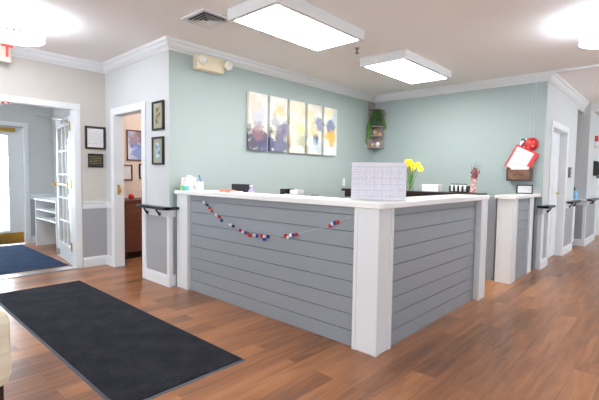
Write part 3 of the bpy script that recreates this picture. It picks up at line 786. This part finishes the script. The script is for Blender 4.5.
# ------------------------------------------------------------------ bead garland on the desk front
def px(u, v, X):       # photo point -> point on the plane x = X (uses the camera below)
    d = CR*(u-299.5) - CU*(v-200) + CF*FPX
    k = X/d.x; return V((X, d.y*k, 1.25+d.z*k))
FPX, yaw, pit, rol = 413.277893, .742372779, -.0580295693, .0145671138
CF = V((math.cos(yaw)*math.cos(pit), math.sin(yaw)*math.cos(pit), math.sin(pit)))
r0 = CF.cross(V((0, 0, 1))).normalized(); u0 = r0.cross(CF)
CR = r0*math.cos(rol)+u0*math.sin(rol); CU = -r0*math.sin(rol)+u0*math.cos(rol)
# bead positions measured along the desk face: (y, z)
beads = [(203.9, 202.3, 'white'), (206.8, 205, 'blue'), (209.5, 208.3, 'red'), (211.5, 211, 'orange'), (216.5, 214.5, 'white'), (219, 217, 'red'), (221.5, 220.5, 'blue'),
         (230.8, 224.6, 'white'), (233, 226.2, 'blue'), (240, 230.4, 'red'), (243, 232, 'white'), (245.5, 232.7, 'blue'), (247.8, 234, 'red'), (249.8, 235.5, 'red'), (254.6, 235.2, 'white'), (257, 236, 'blue'),
         (261.4, 236, 'red'), (264.0, 239.2, 'blue'), (264.6, 236.4, 'white'), (267.8, 236.8, 'blue'), (285.5, 236, 'red'), (288, 237.5, 'white'), (290.9, 235.2, 'white'), (293.4, 235, 'blue'), (296, 234.6, 'red'),
         (330, 226, 'red'), (332.4, 223.8, 'white'), (335, 222.8, 'blue'), (337.3, 222.2, 'red')]
gl = thing('bead_garland', 'red, white and blue bead garland draped across the desk front', 'garland', (2.44, 2.8, .8))
path = [(202, 200.3), (203.9, 202.3), (209.5, 208.3), (216.5, 214.5), (221.5, 220.5), (232, 225.8), (243, 232), (250, 235.2), (264, 236.8), (285.5, 236.6), (293.4, 235), (312, 230), (330, 226), (337.3, 222.2), (350.5, 217)]
bm = bmesh.new(); tube(bm, [px(u, v, 2.464) for u, v in path], .0016, 5); obj('string', bm, 'string', gl)
for u, v, c in beads:
    r = .0145 + random.random()*.003
    p = px(u, v, 2.472-.018); bm = bmesh.new(); ball(bm, p, r); obj('bead', bm, c+'bead', gl, smooth=True)

# ------------------------------------------------------------------ clear sign on the counter corner
sg = thing('acrylic_sign', 'clear acrylic stand holding a printed schedule at the counter corner', 'sign', (0, 0, 0))
Ws = .405
obj('stand', boxes((-Ws/2, Ws/2, -.004, -.002, 0, .285), (-Ws/2, Ws/2, .002, .004, 0, .285), (-Ws/2, Ws/2, -.004, .06, 0, .004)), 'acrylic', sg)
obj('schedule_sheet', box(-Ws/2+.004, Ws/2-.004, -.0015, .0015, .005, .28), 'chart', sg)
gb = bmesh.new()
for i in range(1, 7): x = -Ws/2+i*Ws/7; bx(gb, x-.0008, x+.0008, -.0019, -.0014, .03, .25)
for i in range(0, 6): z = .03+i*.044; bx(gb, -Ws/2+.012, Ws/2-.012, -.0019, -.0014, z-.0008, z+.0008)
M['lilacline'] = paint('lilac_ink', (186, 188, 212), .5)
obj('grid_lines', gb, 'lilacline', sg)
sg.location = (2.636, 1.632, 1.078); sg.rotation_euler = (0, 0, math.radians(-57.5))

# ------------------------------------------------------------------ things on the left end of the counter
zc = 1.078
t = thing('tissue_box', 'white and pink tissue box at the left end of the counter', 'tissue box', (2.53, 3.93, zc))
M['tissue'] = blob_paint('floral_box', ((250, 246, 246), (240, 214, 220)), [], 40)
obj('carton', box(2.47, 2.59, 3.92, 4.04, zc, zc+.14), 'tissue', t, bevel=.004)
bm = bmesh.new()
for a in range(3): prism(bm, [(2.50+.02*a, 3.955), (2.54+.015*a, 3.96), (2.53+.02*a, 4.01)], zc+.139, zc+.165-.008*a)
obj('tissue', bm, 'paper', t)
bm = bmesh.new(); lathe(bm, [(.028, 0), (.032, .01), (.034, .04), (.03, .045)], (2.45, 3.91, zc), 20)
tag(obj('turquoise_cup', bm, 'teals', smooth=True), 'small turquoise cup in front of the tissue box', 'cup')
bm = bmesh.new(); lathe(bm, [(.02, 0), (.024, .04), (.02, .05)], (2.45, 3.985, zc), 16)
tag(obj('lime_cup', bm, 'greens', smooth=True), 'small lime green pot left of the turquoise cup', 'pot')
t = thing('tape_dispenser', 'white rounded tape dispenser right of the tissue box', 'tape dispenser', (2.47, 3.78, zc))
bm = bmesh.new(); prism(bm, [(3.65, zc), (3.79, zc), (3.79, zc+.03), (3.775, zc+.06), (3.74, zc+.082), (3.705, zc+.085), (3.675, zc+.06), (3.65, zc+.03)], 2.44, 2.50, 'x')
obj('body', bm, 'paper', t, bevel=.006)
bm = bmesh.new(); lathe(bm, [(.024, -.004), (.024, .004)], n=20); bm.transform(Matrix.Translation((2.436, 3.725, zc+.045)) @ Matrix.Rotation(PI/2, 4, 'Y')); obj('reel', bm, 'lampclear', t)
bm = bmesh.new(); lathe(bm, [(.032, 0), (.034, .095)], (2.60, 3.86, zc), 20)
tag(obj('pen_cup', bm, 'whitebead'), 'white pen cup holding a blue pen at the counter end', 'cup')
bm = bmesh.new(); tube(bm, [(2.60, 3.855, zc+.08), (2.60, 3.89, zc+.165)], .008, 10); bm.normal_update()
tag(obj('blue_pen', bm, 'bluepen'), 'thick blue pen leaning out of the white cup', 'pen')

# things behind the counter on the worksurface
mo = thing('computer_monitor', 'black computer monitor behind the left part of the counter', 'monitor', (2.98, 3.65, .74))
obj('screen_housing', box(2.97, 3.0, 3.48, 3.79, .82, 1.15), 'screen', mo, bevel=.006)
obj('neck', box(3.0, 3.03, 3.61, 3.66, .75, 1.0), 'black', mo); obj('foot', box(2.92, 3.12, 3.53, 3.74, .74, .755), 'black', mo, bevel=.004)
t = thing('lilac_bottle', 'lilac bottle standing right of the monitor', 'bottle', (2.96, 3.38, .74))
bm = bmesh.new(); lathe(bm, [(.035, 0), (.037, .3), (.03, .34), (.015, .365), (.015, .39)], (2.96, 3.435, .74), 18); obj('body', bm, 'purple', t, smooth=True)
bm = bmesh.new(); lathe(bm, [(.02, .39), (.02, .405)], (2.96, 3.435, .74), 14); obj('cap', bm, 'whitebead', t)
tag(obj('red_clip', box(2.58, 2.63, 3.46, 3.50, zc, zc+.022), 'orange', bevel=.008), 'small coral clip lying left on the counter', 'clip')
bm = bmesh.new(); prism(bm, [(3.20, zc), (3.38, zc), (3.37, zc+.018), (3.29, zc+.026), (3.21, zc+.012)], 2.56, 2.60, 'x')
tag(obj('stapler', bm, 'orange', bevel=.003), 'orange red stapler on the counter in front of the monitor', 'stapler')
tag(obj('note_pad', box(2.52, 2.60, 3.14, 3.24, zc, zc+.014), 'paper', bevel=.002), 'small white notepad right of the orange stapler', 'notepad')
tag(obj('loose_papers', box(2.50, 2.66, 3.52, 3.72, zc, zc+.006), 'paper'), 'white sheets lying near the left end of the counter', 'papers')
og = thing('file_organizer', 'black desk organizer holding white papers behind the counter middle', 'desk organizer', (2.96, 2.8, .74))
obj('tray', boxes((2.9, 3.02, 2.90, 2.925, .74, 1.12), (2.9, 3.02, 2.82, 2.84, .74, 1.06), (2.9, 3.02, 2.66, 2.68, .74, 1.03), (2.9, 3.02, 2.66, 2.925, .74, .76), (3.0, 3.02, 2.84, 2.90, .76, 1.12)), 'black', og)
bm = bmesh.new(); prism(bm, [(2.895, .77), (2.855, .77), (2.855, 1.06), (2.895, 1.07)], 2.93, 2.99, 'x')
tag(obj('paper_stack', bm, 'paper'), 'white papers standing in the left slot of the black organizer', 'papers')
tag(obj('brochures', box(2.91, 3.0, 2.70, 2.80, .765, 1.115), 'print'), 'white printed brochures in the right slot of the organizer', 'brochures')
ph = thing('desk_phone', 'black desk phone right of the file organizer', 'telephone', (2.98, 2.5, .74))
bm = bmesh.new(); prism(bm, [(2.42, .74), (2.62, .74), (2.62, 1.0), (2.58, 1.04), (2.5, 1.035), (2.42, 1.0)], 2.92, 3.06, 'x'); obj('body', bm, 'black', ph, bevel=.006)
bm = bmesh.new(); tube(bm, [(2.95, 2.42, 1.03), (2.95, 2.47, 1.06), (2.95, 2.54, 1.062), (2.95, 2.61, 1.04)], .016, 8); obj('handset', bm, 'black', ph, smooth=True)
t = thing('letter_tray', 'dark letter tray left of the clear sign, behind the counter', 'letter tray', (3.1, 2.2, .74))
obj('tray', boxes((3.0, 3.02, 2.06, 2.26, .74, 1.06), (3.0, 3.2, 2.24, 2.26, .74, 1.06), (3.0, 3.2, 2.06, 2.26, 1.05, 1.065)), 'black', t)
tag(obj('pink_folder', box(3.03, 3.18, 2.0, 2.23, 1.025, 1.045), 'tan'), 'dusty pink folder inside the dark letter tray', 'folder')

# ------------------------------------------------------------------ things on the dark ledge
zl = 1.067
def petal_flower(bm_p, c, r, d):
    d = V(d).normalized(); up = V((0, 0, 1)) if abs(d.z) < .9 else V((1, 0, 0)); a = d.cross(up).normalized(); b = a.cross(d)
    for k in range(6):
        t = 2*PI*k/6; e = a*math.cos(t)+b*math.sin(t); s = a*-math.sin(t)+b*math.cos(t)
        p = [c, c+e*r*.5+s*r*.28+d*r*.1, c+e*r+d*r*.05, c+e*r*.5-s*r*.28+d*r*.1]
        bm_p.faces.new([bm_p.verts.new(q) for q in p])
    rings = []
    for k, (rr, dd) in enumerate(((.12, 0), (.26, .18), (.32, .5))):
        rings.append([bm_p.verts.new(c+(a*math.cos(2*PI*i/10)+b*math.sin(2*PI*i/10))*r*rr+d*r*dd) for i in range(10)])
    for p, q in zip(rings, rings[1:]):
        for i in range(10): bm_p.faces.new((p[i], p[(i+1) % 10], q[(i+1) % 10], q[i]))
fc = V((5.36, 2.80, zl))
va = thing('glass_vase', 'clear glass vase of water on the dark ledge', 'vase', fc)
bm = bmesh.new(); lathe(bm, [(.05, 0), (.052, .01), (.04, .09), (.05, .15)], fc, 24)
bmesh.ops.delete(bm, geom=[f for f in bm.faces if all(abs(v.co.z-fc.z-.15) < 1e-4 for v in f.verts)], context='FACES')
obj('body', bm, 'vaseglass', va, smooth=True)
fl = thing('yellow_daffodils', 'bunch of yellow daffodils in the glass vase', 'flowers', fc+V((0, 0, .02)))
st = bmesh.new(); heads = []
rnd = random.Random(3)
for k in range(12):
    a = rnd.uniform(0, 2*PI); s = rnd.uniform(.01, .075); 
    tip = fc+V((s*math.cos(a)*.9, s*math.sin(a)*1.05+(.03), rnd.uniform(.30, .42)))
    if k == 11: tip = fc+V((0, -.15, .30))
    if k == 10: tip = fc+V((0, -.11, .36))
    tube(st, [fc+V((rnd.uniform(-.02, .02), rnd.uniform(-.02, .02), .015)), fc+(tip-fc)*.5+V((0, 0, .04)), tip], .004, 6); heads.append(tip)
obj('stems', st, 'leaf2', fl)
lv = bmesh.new()
for k in range(9):
    a = rnd.uniform(0, 2*PI); s = rnd.uniform(.05, .12); e = V((math.cos(a), math.sin(a), 0)); n_ = V((-e.y, e.x, 0))
    pts = [fc+V((0, 0, .08)), fc+e*s*.4+V((0, 0, .18)), fc+e*s+V((0, 0, rnd.uniform(.24, .33)))]
    w = [.006, .012, .001]
    L_ = [lv.verts.new(p-n_*q) for p, q in zip(pts, w)]; R_ = [lv.verts.new(p+n_*q) for p, q in zip(pts, w)]
    for i in range(2): lv.faces.new((L_[i], R_[i], R_[i+1], L_[i+1]))
obj('leaves', lv, 'leaf', fl)
for k, h in enumerate(heads):
    bm = bmesh.new(); petal_flower(bm, h, .054, (-.85, rnd.uniform(-.6, .1), rnd.uniform(.1, .6))); obj('flower_head', bm, 'yellow', fl)
t = thing('white_box', 'low white box on the dark ledge right of the daffodils', 'box', (5.38, 2.485, zl))
obj('body', box(5.32, 5.44, 2.37, 2.60, zl, zl+.075), 'paper', t, bevel=.003)
obj('lid', box(5.315, 5.445, 2.365, 2.605, zl+.07, zl+.092), 'paper', t, bevel=.003)
cd = thing('jar_rack', 'black rack holding four white jars on the dark ledge', 'rack', (5.38, 2.09, zl))
obj('base', box(5.31, 5.45, 1.99, 2.218, zl, zl+.012), 'black', cd)
for i in range(5): obj('divider', box(5.31, 5.44, 1.99+i*.055, 1.998+i*.055, zl+.01, zl+.085), 'black', cd)
wher = ['leftmost', 'second from left', 'third from left', 'rightmost']
for i in range(4):
    y = 2.022+(3-i)*.055; bm = bmesh.new(); lathe(bm, [(.02, 0), (.0215, .01), (.0215, .08), (.018, .088)], (5.345, y, zl+.013), 18)
    t = thing('white_jar', '%s of the four white jars in the black rack' % wher[i], 'jar', (5.345, y, zl+.013), 'white jars in the black rack')
    obj('body', bm, 'whitebead', t, smooth=True)
    bm = bmesh.new(); lathe(bm, [(.021, .088), (.021, .1)], (5.345, y, zl+.013), 16); obj('lid', bm, 'black', t)
vc = V((5.36, 1.925, zl))
t = thing('patterned_vase', 'tall red and white mottled vase at the right end of the ledge', 'vase', vc)
bm = bmesh.new(); lathe(bm, [(.036, 0), (.044, .01), (.036, .07), (.03, .14), (.044, .18), (.05, .187)], vc, 22); obj('body', bm, 'pinkpat', t, smooth=True)
t = thing('berry_sprigs', 'dark red berry sprigs with pale twigs in the mottled vase', 'dried flowers', vc+V((0, 0, .05)))
tw = bmesh.new(); be = []
for k in range(16):
    a = rnd.uniform(0, 2*PI); s = rnd.uniform(.02, .10); tip = vc+V((s*math.cos(a), s*math.sin(a), rnd.uniform(.30, .42)))
    tube(tw, [vc+V((0, 0, .06)), vc+(tip-vc)*.55+V((0, 0, .03)), tip], .002, 5)
    for j in range(7 if k % 2 else 3):
        q = vc+(tip-vc)*rnd.uniform(.45, .8)+V((rnd.uniform(-.014, .014), rnd.uniform(-.014, .014), rnd.uniform(-.01, .02))); be.append(q)
obj('twigs', tw, 'twig', t)
bm = bmesh.new()
for q in be: ball(bm, q, .010, n=6)
obj('berries', bm, 'berry', t, smooth=True)['kind'] = 'stuff'

# ------------------------------------------------------------------ on the back wall
ww = X2
bm = bmesh.new(); lathe(bm, [(.085, 0), (.09, .02), (.08, .045), (.045, .055)], n=32)
bm.transform(Matrix.Translation((ww-.002, 1.543, 1.737)) @ Matrix.Rotation(-PI/2, 4, 'Y'))
t = thing('alarm_bell', 'round red alarm bell on the teal wall above the red folder', 'alarm bell', (ww-.03, 1.543, 1.65))
obj('gong', bm, 'red', t, smooth=True)
for dy, dz in ((-.03, -.03), (.03, -.045), (-.04, .03)):
    bm = bmesh.new(); ball(bm, (ww-.058, 1.543+dy, 1.737+dz), .009); obj('painted_glint', bm, 'whitebead', t, smooth=True)  # white balls stand in for glints of light on the red disc
t = thing('number_sign', 'white square sign with a black 2 beside the red bell', 'sign', (ww-.006, 1.647, 1.70))
obj('plate', box(ww-.006, ww-.001, 1.605, 1.69, 1.70, 1.815), 'paper', t)
obj('numeral', text_bm('2', .15, face_negX((ww-.0065, 1.648, 1.76)), .0015), 'black', t)['label'] = 'black numeral 2'
pk = thing('wall_file_pocket', 'brown wall file pocket on the teal wall', 'file holder', (ww-.06, 1.66, 1.23))
obj('pocket', boxes((ww-.10, ww-.09, 1.512, 1.82, 1.24, 1.385), (ww-.10, ww-.002, 1.512, 1.522, 1.24, 1.42), (ww-.10, ww-.002, 1.81, 1.82, 1.24, 1.42), (ww-.10, ww-.002, 1.512, 1.82, 1.23, 1.24), (ww-.008, ww-.002, 1.512, 1.82, 1.24, 1.42)), 'brown', pk, bevel=.004)
obj('pocket_rim', boxes((ww-.105, ww-.088, 1.507, 1.527, 1.225, 1.40), (ww-.105, ww-.088, 1.805, 1.825, 1.225, 1.40), (ww-.105, ww-.088, 1.527, 1.805, 1.225, 1.245)), 'darkwood', pk)
t = thing('red_clipboard', 'tilted red folder with a white sheet above the brown wall pocket', 'folder', (0, 0, 0))
obj('cover', box(-.012, 0, -.16, .16, -.17, .17), 'red', t, bevel=.004)
obj('sheet', box(-.016, -.0125, -.105, .135, -.16, .145), 'print', t)
t.location = (ww-.062, 1.647, 1.52); t.rotation_euler = (math.radians(27), 0, 0)
bm = bmesh.new(); bx(bm, ww-.089, ww-.08, 1.545, 1.775, 1.245, 1.425)
tag(obj('white_sheets', bm, 'paper'), 'stack of white sheets in the brown wall pocket', 'papers')
bm = bmesh.new(); tube(bm, [(ww-.006, 1.522, 1.81), (ww-.006, 1.527, 2.2), (ww-.006, 1.512, 2.58)], .003, 5)
tag(obj('hanging_cord', bm, 'string'), 'thin pale cord running up the teal wall from the red bell', 'cord')
bm = bmesh.new(); tube(bm, [(ww-.006, 1.58, 1.82), (ww-.006, 1.57, 2.2), (ww-.006, 1.53, 2.58)], .002, 5)
tag(obj('hanging_cord', bm, 'string'), 'second thin cord left of the first on the teal wall', 'cord')
# small stand on the pier cap
t = thing('tabletop_sign', 'small black framed notice standing on the short half wall', 'sign', (6.14, 1.5, 1.056))
fb = bmesh.new(); W2, H2 = .215, .12
for q in ((-W2/2, -W2/2+.014, 0, H2), (W2/2-.014, W2/2, 0, H2), (-W2/2+.014, W2/2-.014, 0, .014), (-W2/2+.014, W2/2-.014, H2-.014, H2)): bx(fb, q[0], q[1], -.007, .007, q[2], q[3])
WL[t.name] = V((0, 0, 0))
obj('frame', fb, 'black', t); obj('notice', box(-W2/2+.014, W2/2-.014, -.003, .003, .014, H2-.014), 'print', t)
obj('easel_foot', box(-.02, .02, .005, .06, 0, .006), 'black', t)
t.rotation_euler = (0, 0, math.radians(-50)); t.location = (6.14, 1.53, 1.056)

# ------------------------------------------------------------------ corner shelf with plant
cs = thing('corner_shelf', 'grey wooden corner shelf high in the teal corner', 'corner shelf', (6.36, 4.02, 1.75))
zs = [2.455, 2.15, 1.985, 1.78]
R = .21
def quarter(z, r=R, th=.018):
    bm = bmesh.new(); cx, cy = X2-.012, Y1-.012
    poly = [(cx, cy)]+[(cx-r*math.cos(a), cy-r*math.sin(a)) for a in [PI/2*i/12 for i in range(13)]]
    prism(bm, poly, z-th, z); return bm
for z in zs: obj('shelf_board', quarter(z), 'shelfwood', cs)
obj('back_panel', box(X2-R, X2-.012, Y1-.012, Y1-.002, 1.75, 2.58), 'shelfwood', cs)
obj('side_panel', box(X2-.012, X2-.002, Y1-R, Y1-.002, 1.75, 2.455), 'shelfwood', cs)
pc = V((6.34, 4.0, 2.151))
t = thing('plant_pot', 'grey pot holding the trailing plant on the corner shelf', 'pot', pc)
bm = bmesh.new(); lathe(bm, [(.05, 0), (.065, .02), (.07, .1), (.066, .105)], pc, 20); obj('body', bm, 'greyp', t, smooth=True)
pl = thing('trailing_plant', 'bushy green trailing plant on the corner shelf', 'plant', pc+V((0, 0, .1)))
lf = bmesh.new(); stb = bmesh.new()
def leaf(bm, c, d, s):
    d = V(d).normalized(); up = V((0, 0, 1)) if abs(d.z) < .85 else V((1, 0, 0)); a = d.cross(up).normalized(); b = a.cross(d)
    pts = [c, c+d*s*.35+a*s*.33+b*s*.08, c+d*s, c+d*s*.35-a*s*.33+b*s*.08]; mid = c+d*s*.45
    v = [bm.verts.new(p) for p in pts]; m_ = bm.verts.new(mid)
    for i, j in ((0, 1), (1, 2), (2, 3), (3, 0)): bm.faces.new((v[i], v[j], m_))
for k in range(420):
    a = rnd.uniform(PI*.9, PI*1.6) if k % 4 else rnd.uniform(0, 2*PI)
    rr = rnd.uniform(.02, .17); z = rnd.uniform(.02, .25) - rr*.35
    c = pc+V((rr*math.cos(a), rr*math.sin(a), .04+z))
    if c.x > X2-.04: c.x = X2-.04
    if c.y > Y1-.04: c.y = Y1-.04
    leaf(lf, c, (math.cos(a), math.sin(a), rnd.uniform(-.7, .4)), rnd.uniform(.035, .055))
for sx, sy, dz in ((-.19, .05, -.34), (-.2, .02, -.24), (-.17, .07, -.28), (-.16, .03, -.12), (-.02, -.18, -.06)):
    p = [pc+V((0, 0, .1)), pc+V((sx*.7, sy*.7, .14)), pc+V((sx, sy, .03)), pc+V((sx*1.05, sy*1.05, dz))]
    tube(stb, p, .003, 5)
    for k in range(20):
        q = p[2]+(p[3]-p[2])*(k/20)+V((rnd.uniform(-.02, .02), rnd.uniform(-.02, .02), 0))
        leaf(lf, q, (rnd.uniform(-1, .3), rnd.uniform(-1, .3), -.6), rnd.uniform(.03, .05))
for v in lf.verts:
    v.co.x = min(v.co.x, X2-.016); v.co.y = min(v.co.y, Y1-.016)
obj('stems', stb, 'leaf2', pl)
obj('foliage', lf, 'leaf', pl)
bm = bmesh.new(); lathe(bm, [(.03, 0), (.045, .03), (.03, .07), (.035, .09)], (6.33, 4.02, 1.986), 16)
tag(obj('tan_jug', bm, 'tan', smooth=True), 'tan jug on the corner shelf below the plant', 'jug')
bm = bmesh.new(); lathe(bm, [(.03, 0), (.035, .03), (.02, .06)], (6.37, 3.945, 1.986), 14)
tag(obj('tan_bowl', bm, 'tan', smooth=True), 'small tan ornament right of the jug on the corner shelf', 'ornament')
bm = bmesh.new(); ball(bm, (6.33, 3.95, 1.825), .043, n=16)
tag(obj('white_globe', bm, 'whitebead', smooth=True), 'shiny white globe on the lowest corner shelf', 'ornament')
bm = bmesh.new(); lathe(bm, [(.035, 0), (.04, .04), (.03, .065)], (6.30, 4.045, 1.781), 14)
tag(obj('clay_bowl', bm, 'tan', smooth=True), 'tan clay pot left of the white globe on the lowest shelf', 'pot')

# ------------------------------------------------------------------ hallway fittings
t = thing('wall_keypad', 'tall grey keypad on the white hallway wall by the door', 'keypad', (8.19, YH-.02, 1.3))
obj('housing', box(8.13, 8.25, YH-.035, YH-.001, 1.29, 1.46), 'greyp', t, bevel=.004)
obj('face', box(8.145, 8.235, YH-.039, YH-.035, 1.36, 1.44), 'lampclear', t); 
for i in range(3): obj('button', box(8.15+i*.03, 8.17+i*.03, YH-.041, YH-.035, 1.31, 1.33), 'whitebead', t)
bm = bmesh.new(); 
t = thing('sanitizer_bottle', 'blue sanitizer bottle on the hallway recess ledge', 'bottle', (9.30, 1.46, .89))
lathe(bm, [(.05, 0), (.055, .01), (.055, .13), (.045, .15), (.018, .165)], (9.30, 1.46, .891), 18); obj('body', bm, 'bluewater', t, smooth=True)
bm = bmesh.new(); lathe(bm, [(.02, .165), (.02, .2), (.008, .205), (.008, .23)], (9.30, 1.46, .891), 12); bx(bm, 9.25, 9.31, 1.45, 1.47, 1.115, 1.13); obj('pump', bm, 'screen', t)
t = thing('fire_alarm', 'red fire alarm on the far hallway wall', 'fire alarm', (10.08, 1.25, 2.0))
obj('strobe', box(10.02, 10.14, 1.23, 1.279, 2.02, 2.13), 'red', t, bevel=.004); obj('mount', box(10.03, 10.13, 1.245, 1.279, 1.9, 2.02), 'white', t, bevel=.003)
t = thing('wall_dispenser', 'black wall dispenser on the far hallway wall', 'dispenser', (10.1, 1.23, 1.3))
bm = bmesh.new(); prism(bm, [(1.279, 1.34), (1.21, 1.34), (1.15, 1.42), (1.14, 1.56), (1.19, 1.62), (1.279, 1.64)], 10.02, 10.20, 'x'); obj('body', bm, 'black', t, bevel=.008)
obj('nozzle', box(10.07, 10.15, 1.18, 1.23, 1.29, 1.34), 'greyp', t)

# shrub outside the entrance
shr = thing('shrub', 'green shrub outside the entrance door glass', 'shrub', (1.5, 11.0, -.02))
bm = bmesh.new()
for k in range(500):
    a = rnd.uniform(0, 2*PI); e_ = rnd.uniform(-.3, 1.3); r_ = rnd.uniform(.4, .6)
    c = V((1.6+r_*math.cos(a)*math.cos(e_), 11+r_*math.sin(a)*math.cos(e_), .45+r_*math.sin(e_)*.9))
    leaf(bm, c, (math.cos(a), math.sin(a), rnd.uniform(-.3, .8)), .11)
obj('foliage', bm, 'leaf', shr)
bm = bmesh.new(); tube(bm, [(1.6, 11, -.02), (1.6, 11, .3), (1.62, 11, .6)], [.04, .03, .01]); obj('stem', bm, 'twig', shr)

# ------------------------------------------------------------------ light and camera
w = bpy.data.worlds.new('daylight'); SC.world = w; w.use_nodes = True
bg = w.node_tree.nodes['Background']
bg.inputs['Color'].default_value = (.82, .92, 1, 1); bg.inputs['Strength'].default_value = 7.0

cam = bpy.data.cameras.new('camera'); co = bpy.data.objects.new('camera', cam); COL.objects.link(co)
cam.sensor_fit = 'HORIZONTAL'; cam.sensor_width = 36; cam.lens = FPX/599*36; cam.clip_start = .05
Rm = Matrix((CR, CU, -CF)).transposed().to_4x4(); Rm.translation = V((0, 0, 1.25))
co.matrix_world = Rm
SC.camera = co
vs = SC.view_settings
vs.view_transform = 'Standard'; vs.look = 'None'; vs.exposure = 0.93; vs.gamma = 1; vs.use_curve_mapping = False
SC.cycles.max_bounces = 10; SC.cycles.diffuse_bounces = 6; SC.cycles.transparent_max_bounces = 12
SC.cycles.sample_clamp_indirect = 6
